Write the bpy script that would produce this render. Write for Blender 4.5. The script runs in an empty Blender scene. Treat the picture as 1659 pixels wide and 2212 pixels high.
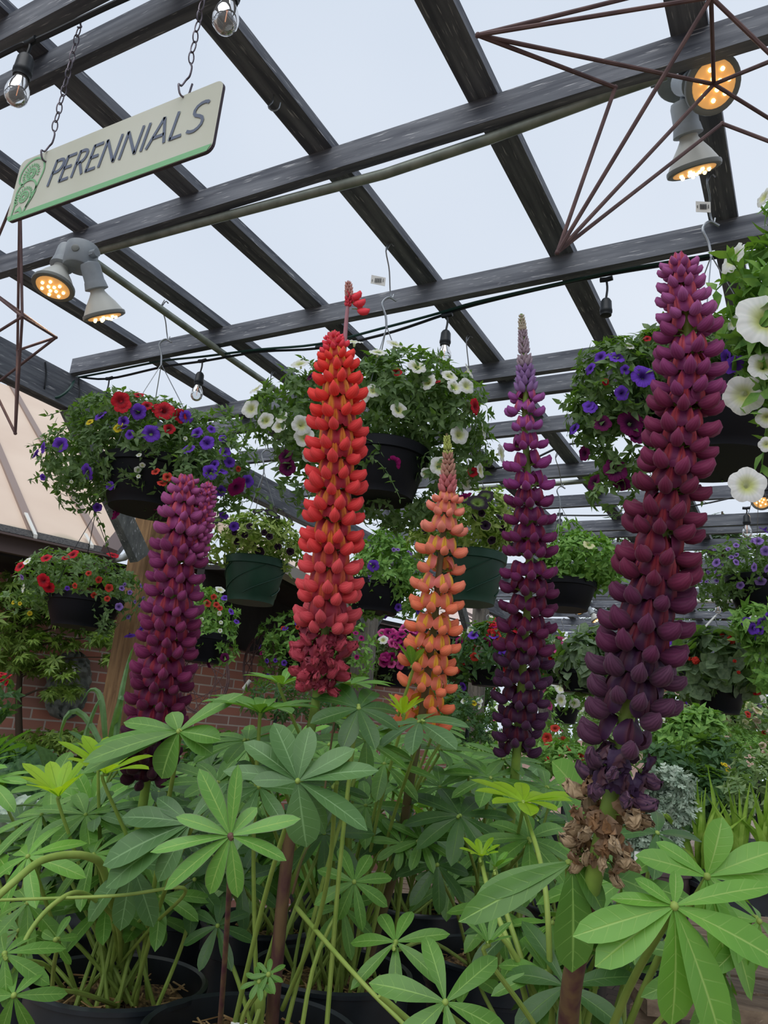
import bpy, math, random
import numpy as np
from mathutils import Vector, Matrix

SC = bpy.context.scene
COL = SC.collection
R_ = math.radians
# ------------------------------------------------------------------ camera
F = 1678.12; PITCH = R_(15.703); ROLL = R_(5.40); YAW = R_(29.756)
CAM = np.array([0.0, 0.0, 1.40])
fw = np.array([-math.sin(YAW)*math.cos(PITCH), math.cos(YAW)*math.cos(PITCH), math.sin(PITCH)])
r0 = np.array([math.cos(YAW), math.sin(YAW), 0.0]); u0 = np.cross(r0, fw)
rt = r0*math.cos(ROLL) + u0*math.sin(ROLL); up = -r0*math.sin(ROLL) + u0*math.cos(ROLL)
UPW = np.array([0, 0, 1.0]); TOC = -np.array([fw[0], fw[1], 0])/math.hypot(fw[0], fw[1])   # level, towards the visitor
RGT = r0
cd = bpy.data.cameras.new('camera'); cam = bpy.data.objects.new('camera', cd); COL.objects.link(cam)
cam.matrix_world = Matrix([[rt[0], up[0], -fw[0], CAM[0]], [rt[1], up[1], -fw[1], CAM[1]], [rt[2], up[2], -fw[2], CAM[2]], [0, 0, 0, 1]])
cd.sensor_fit = 'HORIZONTAL'; cd.sensor_width = 36; cd.lens = F/1659*36; cd.clip_start = .02; cd.clip_end = 400
SC.camera = cam
# ------------------------------------------------------------------ light
SC.view_settings.view_transform = 'Standard'; SC.view_settings.look = 'None'
SC.view_settings.exposure = 0.0; SC.view_settings.gamma = 1; SC.view_settings.use_curve_mapping = False
w = bpy.data.worlds.new('overcast_sky'); SC.world = w; w.use_nodes = True
nt = w.node_tree; nt.nodes.clear()
wo = nt.nodes.new('ShaderNodeOutputWorld'); bg = nt.nodes.new('ShaderNodeBackground'); nt.links.new(bg.outputs[0], wo.inputs[0])
tc = nt.nodes.new('ShaderNodeTexCoord'); nz = nt.nodes.new('ShaderNodeTexNoise'); nz.inputs['Scale'].default_value = 1.6; nz.inputs['Detail'].default_value = 3
nt.links.new(tc.outputs['Generated'], nz.inputs['Vector'])
rp = nt.nodes.new('ShaderNodeValToRGB'); rp.color_ramp.elements[0].position = .35; rp.color_ramp.elements[1].position = .7
rp.color_ramp.elements[0].color = (.655, .735, .855, 1); rp.color_ramp.elements[1].color = (.76, .825, .925, 1)
nt.links.new(nz.outputs[0], rp.inputs[0]); nt.links.new(rp.outputs[0], bg.inputs[0]); bg.inputs[1].default_value = 1.0
def sun(name, e, az, el, ang, col):
    l = bpy.data.lights.new(name, 'SUN'); l.energy = e; l.angle = R_(ang); l.color = col
    o = bpy.data.objects.new(name, l); COL.objects.link(o)
    d = -TOC*0
    v = (TOC*math.cos(R_(az)) + RGT*math.sin(R_(az)))*math.cos(R_(el)) + UPW*math.sin(R_(el))   # direction towards the sun
    o.rotation_euler = Vector(v).to_track_quat('Z', 'Y').to_euler(); o.location = (0, 0, 8)
sun('veiled_sun', 2.3, -25, 52, 70, (1, .985, .95))

# ------------------------------------------------------------------ maths helpers
def ray(x, y): return rt*(x-829.5)/F - up*(y-1106)/F + fw
def P(x, y, D): return CAM + ray(x, y)*D
def onz(x, y, z): d = ray(x, y); return CAM + d*((z-CAM[2])/d[2])
def ony(x, y, Y): d = ray(x, y); return CAM + d*(Y/d[1])
def onx(x, y, X): d = ray(x, y); return CAM + d*(X/d[0])
def onp(x, y, p0, n): d = ray(x, y); return CAM + d*(np.dot(np.asarray(p0)-CAM, n)/np.dot(d, n))
def nrm(v): v = np.asarray(v, float); return v/(np.linalg.norm(v)+1e-12)
def V(*a): return np.array(a, float)
def frame(z, xh=None):
    z = nrm(z); xh = V(1, 0, 0) if xh is None else np.asarray(xh, float)
    x = xh - z*np.dot(xh, z)
    if np.linalg.norm(x) < 1e-4: x = V(0, 1, .3) - z*np.dot(V(0, 1, .3), z)
    x = nrm(x); return np.stack([x, np.cross(z, x), z], 1)
def lerp(a, b, t): return a+(b-a)*t
def curve(ctrl, n):
    c = np.array(ctrl, float); m = len(c)
    if m == 2: return np.array([lerp(c[0], c[1], t) for t in np.linspace(0, 1, n)])
    c2 = np.vstack([2*c[0]-c[1], c, 2*c[-1]-c[-2]]); out = []
    for t in np.linspace(0, m-1-1e-9, n):
        i = int(t); s = t-i; p0, p1, p2, p3 = c2[i:i+4]
        out.append(.5*((2*p1)+(-p0+p2)*s+(2*p0-5*p1+4*p2-p3)*s*s+(-p0+3*p1-3*p2+p3)*s**3))
    return np.array(out)
def interp(x, xs, ys): return float(np.interp(x, xs, ys))

# ------------------------------------------------------------------ mesh builder
class M:
    def __init__(s): s.v = []; s.f = []; s.uv = []; s.mi = []; s.n = 0; s.k = 0
    def add(s, v, f, uv=None, mi=None):
        v = np.asarray(v, float); s.v.append(v)
        s.f += [tuple(i+s.n for i in q) for q in f]
        s.uv.append(np.zeros((len(v), 2)) if uv is None else np.asarray(uv, float))
        s.mi += [s.k if mi is None else mi]*len(f); s.n += len(v); return s
    def box(s, c, d, rot=None):
        c = np.asarray(c, float); x, y, z = [q/2 for q in d]
        v = np.array([[i*x, j*y, k*z] for i in (-1, 1) for j in (-1, 1) for k in (-1, 1)])
        if rot is not None: v = v@np.asarray(rot).T
        return s.add(v+c, [(0, 1, 3, 2), (4, 6, 7, 5), (0, 4, 5, 1), (2, 3, 7, 6), (0, 2, 6, 4), (1, 5, 7, 3)])
    def bar(s, a, b, wd, h, upv=(0, 0, 1)):
        a = np.asarray(a, float); b = np.asarray(b, float); z = nrm(b-a); Rm = frame(z, upv)
        return s.box((a+b)/2, (h, wd, np.linalg.norm(b-a)), Rm)
    def tube(s, pts, r, n=8, caps=True):
        pts = np.asarray(pts, float); m = len(pts); r = np.broadcast_to(np.asarray(r, float), (m,))
        T = np.gradient(pts, axis=0); fr = frame(T[0], V(.3, .2, .9)); x = fr[:, 0]; vs = []
        for i in range(m):
            t = nrm(T[i]); x = nrm(x-t*np.dot(x, t)); y = np.cross(t, x)
            a = np.arange(n)*2*math.pi/n
            vs.append(pts[i]+r[i]*(np.outer(np.cos(a), x)+np.outer(np.sin(a), y)))
        f = [(i*n+j, i*n+(j+1) % n, (i+1)*n+(j+1) % n, (i+1)*n+j) for i in range(m-1) for j in range(n)]
        if caps: f += [tuple(range(n))[::-1], tuple(range((m-1)*n, m*n))]
        return s.add(np.vstack(vs), f, np.array([[j/n*2-1, i/(m-1)] for i in range(m) for j in range(n)]))
    def lathe(s, prof, c=(0, 0, 0), rot=None, n=24, sx=1):
        a = np.arange(n)*2*math.pi/n; vs = []
        for rr, z in prof: vs.append(np.stack([rr*np.cos(a)*sx, rr*np.sin(a), np.full(n, z)], 1))
        v = np.vstack(vs); m = len(prof)
        if rot is not None: v = v@np.asarray(rot).T
        f = [(i*n+j, i*n+(j+1) % n, (i+1)*n+(j+1) % n, (i+1)*n+j) for i in range(m-1) for j in range(n)]
        if prof[0][0] > 1e-5: f.append(tuple(range(n))[::-1])
        if prof[-1][0] > 1e-5: f.append(tuple(range((m-1)*n, m*n)))
        return s.add(v+np.asarray(c, float), f, np.array([[j/n, i/(m-1)] for i in range(m) for j in range(n)]))
    def grid(s, G, uv=None, mi=None, close=False):
        G = np.asarray(G, float); a, b = G.shape[:2]
        f = [(i*b+j, i*b+(j+1) % b, (i+1)*b+(j+1) % b, (i+1)*b+j) for i in range(a-1) for j in range(b if close else b-1)]
        if uv is None: uv = [[2*j/(b-1)-1, i/(a-1)] for i in range(a) for j in range(b)]
        return s.add(G.reshape(-1, 3), f, np.asarray(uv).reshape(-1, 2), mi)
    def ball(s, c, r, n=8, m=6, rot=None):
        r = np.broadcast_to(np.asarray(r, float), (3,))
        G = np.array([[[r[0]*math.sin(t)*math.cos(a), r[1]*math.sin(t)*math.sin(a), r[2]*math.cos(t)] for a in np.arange(n)*2*math.pi/n] for t in np.linspace(.02, math.pi-.02, m)])
        if rot is not None: G = G@np.asarray(rot).T
        return s.grid(G+np.asarray(c, float), [[j/n, i/m] for i in range(m) for j in range(n)], close=True)
    def mesh(s, name, mats, smooth=True):
        me = bpy.data.meshes.new(name); me.from_pydata(np.vstack(s.v).tolist(), [], s.f)
        for m_ in (mats if isinstance(mats, (list, tuple)) else [mats]): me.materials.append(m_)
        U = np.vstack(s.uv); l = me.uv_layers.new(name='uv'); li = np.empty(len(me.loops), dtype=np.int32)
        me.loops.foreach_get('vertex_index', li); l.data.foreach_set('uv', U[li].ravel())
        me.polygons.foreach_set('material_index', s.mi)
        me.polygons.foreach_set('use_smooth', [smooth]*len(s.f)); me.update()
        if smooth and len(s.f) < 9000: me.set_sharp_from_angle(angle=R_(48))
        return me
    def build(s, name, mats, parent=None, smooth=True):
        return ob(name, s.mesh(name, mats, smooth), parent)
def ob(name, data, parent=None, mw=None):
    o = bpy.data.objects.new(name, data); COL.objects.link(o)
    if mw is not None: o.matrix_world = mw
    if parent is not None:
        o.parent = parent; o.matrix_parent_inverse = Matrix.Translation(-parent.location) if parent.type == 'EMPTY' else Matrix()
    return o
def thing(name, label, cat, loc=(0, 0, 0), group=None):
    o = bpy.data.objects.new(name, None); COL.objects.link(o); o.location = Vector([float(q) for q in loc]); o.empty_display_size = .05
    o['label'] = label; o['category'] = cat
    if group: o['group'] = group
    return o
def tag(o, label, cat, group=None):
    o['label'] = label; o['category'] = cat
    if group: o['group'] = group
    return o
def mw(Rm, t, s=1.0):
    Rm = np.asarray(Rm)*s; return Matrix([[*map(float, Rm[0]), float(t[0])], [*map(float, Rm[1]), float(t[1])], [*map(float, Rm[2]), float(t[2])], [0, 0, 0, 1]])

# ------------------------------------------------------------------ materials
def lin(c): return tuple(((q/255)/12.92 if q <= 10 else ((q/255+.055)/1.055)**2.4) for q in c)+(1,)
def mat(name, c, rough=.6, c2=None, scale=20, mapping=(1, 1, 1), trans=0, tcol=None, bump=0, metal=0, detail=3, lo=.35, hi=.65, spec=.4, coat=0):
    m = bpy.data.materials.new(name); m.use_nodes = True; n = m.node_tree; b = n.nodes['Principled BSDF']
    b.inputs['Base Color'].default_value = lin(c); b.inputs['Roughness'].default_value = rough; b.inputs['Metallic'].default_value = metal
    b.inputs['Specular IOR Level'].default_value = spec
    if coat: b.inputs['Coat Weight'].default_value = coat
    colout = None
    if c2 is not None or bump:
        t = n.nodes.new('ShaderNodeTexCoord'); mp = n.nodes.new('ShaderNodeMapping'); mp.inputs['Scale'].default_value = mapping
        no = n.nodes.new('ShaderNodeTexNoise'); no.inputs['Scale'].default_value = scale; no.inputs['Detail'].default_value = detail
        n.links.new(t.outputs['Object'], mp.inputs[0]); n.links.new(mp.outputs[0], no.inputs['Vector'])
        if c2 is not None:
            r = n.nodes.new('ShaderNodeValToRGB'); r.color_ramp.elements[0].position = lo; r.color_ramp.elements[1].position = hi
            r.color_ramp.elements[0].color = lin(c); r.color_ramp.elements[1].color = lin(c2)
            n.links.new(no.outputs[0], r.inputs[0]); n.links.new(r.outputs[0], b.inputs['Base Color']); colout = r.outputs[0]
        if bump:
            bp = n.nodes.new('ShaderNodeBump'); bp.inputs['Strength'].default_value = bump; bp.inputs['Distance'].default_value = .004
            n.links.new(no.outputs[0], bp.inputs['Height']); n.links.new(bp.outputs[0], b.inputs['Normal'])
    if trans: addtrans(m, trans, tcol or c, colout if tcol is None else None)
    return m
def addtrans(m, k, tcol, src=None):
    n = m.node_tree; b = n.nodes['Principled BSDF']; o = n.nodes['Material Output']
    tb = n.nodes.new('ShaderNodeBsdfTranslucent'); mx = n.nodes.new('ShaderNodeMixShader'); mx.inputs[0].default_value = k
    tb.inputs[0].default_value = lin(tcol)
    if src is not None: n.links.new(src, tb.inputs[0])
    n.links.new(b.outputs[0], mx.inputs[1]); n.links.new(tb.outputs[0], mx.inputs[2]); n.links.new(mx.outputs[0], o.inputs[0])
def nodes(m): return m.node_tree, m.node_tree.nodes, m.node_tree.links
def math_(n, op, a, b=None, c=None, clamp=False):
    q = n.nodes.new('ShaderNodeMath'); q.operation = op; q.use_clamp = clamp
    for i, x in enumerate((a, b, c)):
        if x is None: continue
        if isinstance(x, (int, float)): q.inputs[i].default_value = x
        else: n.links.new(x, q.inputs[i])
    return q.outputs[0]
def mixc(n, fac, a, b):
    q = n.nodes.new('ShaderNodeMix'); q.data_type = 'RGBA'
    if isinstance(fac, (int, float)): q.inputs[0].default_value = fac
    else: n.links.new(fac, q.inputs[0])
    for i, x in ((6, a), (7, b)):
        if isinstance(x, tuple): q.inputs[i].default_value = x
        else: n.links.new(x, q.inputs[i])
    return q.outputs[2]
def veinleaf(name, c, c2, vein, trans=.25, tcol=(140, 190, 40), nv=7, rough=.42, edge=None):
    # lamina colour from noise, pale midrib and side veins from the leaflet's own coordinates
    m = bpy.data.materials.new(name); m.use_nodes = True; n = m.node_tree; b = n.nodes['Principled BSDF']
    b.inputs['Roughness'].default_value = rough; b.inputs['Specular IOR Level'].default_value = .5
    t = n.nodes.new('ShaderNodeTexCoord'); no = n.nodes.new('ShaderNodeTexNoise'); no.inputs['Scale'].default_value = 14; no.inputs['Detail'].default_value = 4
    n.links.new(t.outputs['Object'], no.inputs['Vector'])
    f = n.nodes.new('ShaderNodeMapRange'); f.inputs[1].default_value = .3; f.inputs[2].default_value = .7; n.links.new(no.outputs[0], f.inputs[0])
    base = mixc(n, f.outputs[0], lin(c), lin(c2))
    uv = n.nodes.new('ShaderNodeUVMap'); sp = n.nodes.new('ShaderNodeSeparateXYZ'); n.links.new(uv.outputs[0], sp.inputs[0])
    ax = math_(n, 'ABSOLUTE', sp.outputs[0])
    mid = math_(n, 'SUBTRACT', 1.0, math_(n, 'DIVIDE', ax, .09), clamp=True)
    q = math_(n, 'MULTIPLY', math_(n, 'SUBTRACT', sp.outputs[1], math_(n, 'MULTIPLY', ax, .12)), nv)
    fr = math_(n, 'ABSOLUTE', math_(n, 'SUBTRACT', math_(n, 'FRACT', q), .5))
    side = math_(n, 'MULTIPLY', math_(n, 'SUBTRACT', 1.0, math_(n, 'DIVIDE', fr, .07), clamp=True), math_(n, 'SUBTRACT', .62, math_(n, 'MULTIPLY', ax, .5)))
    vn = math_(n, 'MAXIMUM', math_(n, 'MULTIPLY', mid, .9), math_(n, 'MULTIPLY', side, .7), clamp=True)
    col = mixc(n, vn, base, lin(vein))
    if edge:
        e = math_(n, 'MULTIPLY', math_(n, 'SUBTRACT', ax, .86), 6, clamp=True); col = mixc(n, e, col, lin(edge))
    n.links.new(col, b.inputs['Base Color'])
    bp = n.nodes.new('ShaderNodeBump'); bp.inputs['Strength'].default_value = .35; bp.inputs['Distance'].default_value = .001; bp.invert = True
    n.links.new(vn, bp.inputs['Height']); n.links.new(bp.outputs[0], b.inputs['Normal'])
    addtrans(m, trans, tcol); return m
LF = {
 'blue': veinleaf('lupin_leaf_blue_green', (72, 108, 62), (88, 128, 70), (134, 172, 116), .18, (110, 170, 40)),
 'mid': veinleaf('lupin_leaf_green', (72, 114, 44), (96, 144, 56), (150, 188, 98), .22, (120, 180, 34)),
 'light': veinleaf('lupin_leaf_light_green', (92, 148, 56), (116, 170, 68), (172, 204, 112), .28),
 'purp': veinleaf('lupin_leaf_purple_edged', (88, 142, 58), (110, 164, 72), (172, 204, 108), .25, edge=(104, 100, 88)),
 'young': veinleaf('lupin_leaf_young', (146, 192, 40), (172, 210, 58), (116, 158, 34), .5, (184, 220, 36), nv=2),
 'dark': veinleaf('lupin_leaf_dark', (48, 80, 36), (64, 104, 46), (100, 134, 70), .18, (90, 150, 34))}
STEM = mat('lupin_stalk', (132, 158, 70), .55, (150, 172, 84), 40, trans=.1)
STEMP = mat('lupin_stalk_purple', (88, 52, 62), .5, (120, 96, 70), 18, (4, 4, .6))
SPG = mat('spike_stem_green', (128, 156, 66), .5, (104, 132, 62), 30)
SPB = mat('spike_stem_brown', (112, 88, 68), .55, (92, 98, 56), 22)
POT = mat('black_nursery_plastic', (22, 28, 34), .38, (30, 37, 44), 30, spec=.5)
POTG = mat('green_basket_plastic', (20, 58, 44), .42, (26, 68, 52), 12)
POTB = mat('dark_basket_plastic', (8, 10, 18), .55, (12, 15, 25), 10, spec=.25)
SOIL = mat('bark_mulch', (58, 42, 30), .95, (148, 118, 80), 120, bump=.9, lo=.4, hi=.62)
CHIP = mat('wood_chip', (188, 158, 112), .8, (138, 104, 66), 60)
def wood(name, mp, c=(72, 76, 86), c2=(114, 118, 126), fleck=(182, 184, 188), fl=True):
    m = mat(name, c, .8, c2, 6, mp, bump=.35, detail=6, lo=.35, hi=.7)
    if fl:
        n = m.node_tree; b = n.nodes['Principled BSDF']; src = b.inputs['Base Color'].links[0].from_socket
        mpn = [q for q in n.nodes if q.type == 'MAPPING'][0]
        no = n.nodes.new('ShaderNodeTexNoise'); no.inputs['Scale'].default_value = 26; no.inputs['Detail'].default_value = 5
        n.links.new(mpn.outputs[0], no.inputs['Vector'])
        k = math_(n, 'MULTIPLY', math_(n, 'SUBTRACT', no.outputs[0], .62), 9, clamp=True)
        n.links.new(mixc(n, k, src, lin(fleck)), b.inputs['Base Color'])
    return m
WX = wood('weathered_wood_x', (.6, 9, 9)); WY = wood('weathered_wood_y', (9, .6, 9)); WZ = wood('weathered_wood_z', (8, 8, .8), (92, 88, 82), (126, 120, 110))
WBR = wood('brace_wood', (5, 5, 2), (74, 78, 80), (112, 114, 112))
WPOST = wood('brown_post_wood', (9, 9, .9), (112, 84, 56), (150, 118, 80), (90, 66, 42))
BENCH = wood('bench_wood', (1, 9, 9), (96, 80, 66), (134, 116, 96), (160, 145, 125))
GALV = mat('galvanised_wire', (150, 155, 160), .35, metal=.8)
CONDUIT = mat('galvanised_conduit', (120, 128, 120), .5, (150, 156, 146), 20, metal=.5)
RUST = mat('rusty_steel_rod', (86, 66, 68), .7, (106, 82, 80), 40)
CHAIN = mat('dark_steel_chain', (86, 82, 92), .4, (120, 112, 120), 30, metal=.7)
RUB = mat('black_rubber', (24, 30, 36), .5)
CABG = mat('green_cable', (22, 62, 56), .5)
LAMPG = mat('grey_painted_metal', (140, 148, 156), .5, (158, 166, 172), 20)
LAMPW = mat('lamp_shell', (196, 198, 192), .4)
LAMPR = mat('lamp_rim', (120, 124, 120), .4)
CARD = mat('white_card', (226, 226, 222), .6)
INK = mat('print_ink', (50, 52, 58), .7)
SIGNM = mat('sign_cream', (196, 198, 182), .55, (204, 206, 192), 6)
SIGNG = mat('sign_green', (126, 186, 136), .55)
SIGNL = mat('sign_lettering', (98, 108, 128), .6)
SIGNE = mat('sign_edge', (70, 60, 70), .6)
def emis(name, c, s):
    m = bpy.data.materials.new(name); m.use_nodes = True; b = m.node_tree.nodes['Principled BSDF']
    b.inputs['Base Color'].default_value = lin(c); b.inputs['Emission Color'].default_value = lin(c); b.inputs['Emission Strength'].default_value = s; return m
LENS = emis('lit_lens', (218, 160, 92), .62); LED = emis('lit_led', (255, 228, 160), 3)
FILA = emis('bulb_filament', (222, 150, 110), .5)
GLASS = bpy.data.materials.new('clear_bulb_glass'); GLASS.use_nodes = True
n = GLASS.node_tree; n.nodes.clear(); go = n.nodes.new('ShaderNodeOutputMaterial'); tr_ = n.nodes.new('ShaderNodeBsdfTransparent'); gl = n.nodes.new('ShaderNodeBsdfGlossy'); df = n.nodes.new('ShaderNodeBsdfDiffuse')
tr_.inputs[0].default_value = (.90, .92, .93, 1); gl.inputs['Roughness'].default_value = .05; df.inputs[0].default_value = (.8, .8, .8, 1); lw = n.nodes.new('ShaderNodeLayerWeight'); lw.inputs[0].default_value = .35
m1 = n.nodes.new('ShaderNodeMixShader'); m2 = n.nodes.new('ShaderNodeMixShader'); m2.inputs[0].default_value = .10
n.links.new(lw.outputs['Fresnel'], m1.inputs[0]); n.links.new(tr_.outputs[0], m1.inputs[1]); n.links.new(gl.outputs[0], m1.inputs[2]); n.links.new(m1.outputs[0], m2.inputs[1]); n.links.new(df.outputs[0], m2.inputs[2]); n.links.new(m2.outputs[0], go.inputs[0])
# --- pieces of foliage
def fleaf(name, c, c2, tr=.28, tc=(130, 180, 50), sc=60, vein=None): return mat(name, c, .55, c2, sc, trans=tr, tcol=tc, spec=.3)
G1 = fleaf('petunia_leaf', (70, 98, 58), (122, 148, 98)); G2 = fleaf('fresh_leaf', (92, 140, 66), (142, 184, 92)); G3 = fleaf('dark_foliage', (46, 78, 50), (84, 120, 74))
G4 = fleaf('yellow_green_leaf', (126, 146, 70), (172, 190, 104)); GB = fleaf('begonia_leaf', (84, 104, 82), (122, 142, 108)); GS = fleaf('silver_leaf', (150, 172, 152), (186, 200, 182), .15, (170, 190, 160))
GM = fleaf('maple_leaf', (84, 112, 50), (134, 158, 76)); GI = fleaf('iris_blade', (128, 168, 52), (164, 196, 84), .4); GF = fleaf('far_foliage', (96, 126, 82), (150, 172, 116), sc=20)
GE = fleaf('conifer_needles', (84, 100, 90), (110, 126, 112), sc=10)
TWIG = mat('twig', (70, 58, 46), .8)
def petal(name, c, c2, centre, tr=.3, vein=True):
    m = bpy.data.materials.new(name); m.use_nodes = True; n = m.node_tree; b = n.nodes['Principled BSDF']; b.inputs['Roughness'].default_value = .65; b.inputs['Specular IOR Level'].default_value = .2
    uv = n.nodes.new('ShaderNodeUVMap'); sp = n.nodes.new('ShaderNodeSeparateXYZ'); n.links.new(uv.outputs[0], sp.inputs[0])
    k = math_(n, 'MULTIPLY', math_(n, 'SUBTRACT', sp.outputs[1], .42), 3.2, clamp=True)
    v = math_(n, 'MULTIPLY', math_(n, 'ADD', math_(n, 'SINE', math_(n, 'MULTIPLY', sp.outputs[0], 157)), 1), .5)
    c_ = mixc(n, v, lin(c), lin(c2)); col = mixc(n, k, lin(centre), c_); n.links.new(col, b.inputs['Base Color']); addtrans(m, tr, c, None); return m
PET = {'purple': petal('petal_purple', (126, 76, 216), (110, 60, 198), (58, 26, 110)), 'red': petal('petal_red', (214, 36, 52), (190, 26, 44), (84, 14, 28)),
 'white': petal('petal_white', (250, 250, 248), (238, 240, 238), (206, 214, 120)), 'magenta': petal('petal_magenta', (170, 26, 116), (150, 16, 100), (60, 8, 60)),
 'wine': petal('petal_wine', (112, 18, 84), (96, 14, 74), (44, 8, 44)), 'lilac': petal('petal_lilac', (168, 136, 214), (150, 112, 204), (70, 44, 120)),
 'pink': petal('petal_pink', (222, 96, 160), (206, 76, 148), (130, 24, 80)), 'coral': petal('petal_coral', (222, 76, 60), (204, 60, 52), (110, 30, 20)),
 'black': petal('petal_near_black', (44, 30, 48), (34, 22, 40), (120, 150, 70)), 'yellow': petal('petal_yellow', (236, 216, 60), (226, 200, 40), (170, 130, 20)),
 'cream': petal('petal_cream', (234, 232, 190), (222, 220, 170), (190, 200, 110)), 'blush': petal('petal_blush', (226, 200, 186), (214, 186, 170), (170, 130, 90))}
def rimpetal():
    m = petal('petal_dark_green_rim', (52, 30, 56), (40, 24, 46), (30, 14, 34)); n = m.node_tree; b = n.nodes['Principled BSDF']; s = b.inputs['Base Color'].links[0].from_socket
    uv = [q for q in n.nodes if q.type == 'SEPXYZ'][0]; e = math_(n, 'MULTIPLY', math_(n, 'SUBTRACT', uv.outputs[1], .86), 9, clamp=True)
    n.links.new(mixc(n, e, s, lin((178, 196, 120))), b.inputs['Base Color']); return m
PET['rim'] = rimpetal()

def flower_mesh(kind, lobes=5, ruf=.06, deep=1.0):
    m = M(); n = 30; rings = [(.0, -.62*deep, 0), (.10, -.6*deep, .1), (.13, -.34*deep, .25), (.22, -.14*deep, .4), (.5, -.02, .6), (.82, .0, .85), (1.0, -.05, 1.0)]
    G = []; U = []
    for r, z, v in rings:
        row = []; ur = []
        for j in range(n):
            a = 2*math.pi*j/n; lob = 1-.07*(v**3)*(1-abs(math.cos(lobes*a/2)))**1.3*2; rr = r*lob
            row.append((rr*math.cos(a), rr*math.sin(a), z+ruf*v*v*math.sin(lobes*2*a+1.3)+.05*v*math.cos(2*a+.7))); ur.append((j/n, v))
        G.append(row); U += ur
    m.grid(np.array(G)*.5, U, close=True); return m.mesh('flower_'+kind, [PET[kind]])
FLW = {k: flower_mesh(k) for k in PET}
def rose_mesh(kind):
    m = M(); rs = np.random.RandomState(3)
    for i in range(16):
        d = nrm(rs.normal(size=3)+V(0, 0, .8)); Fm = frame(d, rs.normal(size=3)); G = []
        for a in (-1, 0, 1): G.append([Fm@V(.28*a, .26*b_, -.14*(a*a+b_*b_))+d*.28 for b_ in (-1, 0, 1)])
        m.grid(G, [[0, .8]]*9)
    return m.mesh('double_'+kind, [PET[kind]])
ROSE = {k: rose_mesh(k) for k in ('coral', 'red')}

# leaf templates: (v, f, uv) for scattering; x across, y along, z up
def leaf_tpl(w=.3, bend=.25, fold=.12, seg=3, tip=1.4, base=.5):
    G = []; U = []
    for i in range(seg+1):
        t = i/seg; hw = w*(math.sin(math.pi*min(1, t**base))**.8 if 0 < t < 1 else .02)
        for j in (-1, 0, 1): G.append((j*hw, t, fold*abs(j)*hw*2-bend*t*t)); U.append((j, t))
    f = [(i*3+j, i*3+j+1, (i+1)*3+j+1, (i+1)*3+j) for i in range(seg) for j in range(2)]
    return np.array(G), f, np.array(U)
T_OV = leaf_tpl(.24, .25); T_LN = leaf_tpl(.13, .2, base=.8); T_RD = leaf_tpl(.46, .15, seg=4, base=.7)
def star_tpl(k=5, spread=110):
    v = [(0, 0, 0)]; f = []; u = [(0, 0)]
    for i in range(k):
        a = R_(spread)*(i/(k-1)*2-1); L = 1-.25*abs(i/(k-1)*2-1); c, s = math.cos(a), math.sin(a); b = len(v)
        for x, y, z in ((-.12, .4, .03), (0, L, -.18), (.12, .4, .03)): v.append((c*x+s*y, -s*x+c*y, z)); u.append((0, y))
        f.append((0, b, b+1, b+2))
    return np.array(v), f, np.array(u)
T_ST = star_tpl(7, 125)
def lacy_tpl():
    v = []; f = []; u = []
    for i, (y, a, L) in enumerate(((.15, 60, .35), (.15, -60, .35), (.4, 50, .38), (.4, -50, .38), (.65, 35, .36), (.65, -35, .36), (0, 0, 1))):
        c, s = math.cos(R_(a)), math.sin(R_(a)); b = len(v)
        for x, yy in ((-.05, 0), (-.09, L*.7), (0, L), (.09, L*.7), (.05, 0)): v.append((c*x+s*yy, y+(-s*x+c*yy) if i < 6 else yy, -.1*yy)); u.append((0, yy))
        f.append((b, b+1, b+2, b+3, b+4))
    return np.array(v), f, np.array(u)
T_LC = lacy_tpl()
def place(m, tpl, pos, d, nn, s, mi=0):
    v, f, u = tpl; d = nrm(d); nn = np.asarray(nn, float); nn = nn-d*np.dot(nn, d); nn = nrm(nn) if np.linalg.norm(nn) > 1e-4 else frame(d)[:, 0]
    x = np.cross(d, nn); m.add(v@np.stack([x, d, nn])*s+pos, f, u, mi)
def scatter(m, blobs, n, L, rs, tpl=T_OV, mi=0, droop=.2, inner=.25, sprig=4, flat=.0):
    # blobs: (centre, axes matrix 3x3 rows, radii). sprigs of a few leaves round each shoot tip
    vol = np.array([b[2][0]*b[2][1] for b in blobs]); pr = vol/vol.sum(); k = 0
    while k < n:
        c, A, rd = blobs[rs.choice(len(blobs), p=pr)]
        u = nrm(rs.normal(size=3)); rr = 1-inner*rs.rand()**1.5+.14*rs.rand()**2
        pos = c+A.T@(u*rd)*rr; out = nrm(A.T@(u/rd)); ax = nrm(out+UPW*(.35-droop)+rs.normal(size=3)*.35)
        Fm = frame(ax, rs.normal(size=3)); a0 = rs.rand()*6.28
        for j in range(sprig):
            a = a0+j*2.4; d = nrm(Fm[:, 0]*math.cos(a)+Fm[:, 1]*math.sin(a)+ax*(.25+.5*rs.rand()))
            nn = nrm(ax*(1-flat)+UPW*(flat+.2)+rs.normal(size=3)*.15); sc = L*(.6+.6*rs.rand())
            place(m, tpl, pos+ax*L*.35*rs.rand(), d, nn, sc, mi); k += 1
AX = np.stack([RGT, TOC, UPW])      # rows: right, towards visitor, up
def blob(x, y, D, rx, ry, rz=None):
    c = P(x, y, D); rx = rx*D/F; ry = ry*D/F; rz = rx if rz is None else rz*D/F
    return (c, AX, np.array([rx, rz, ry]))

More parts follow.
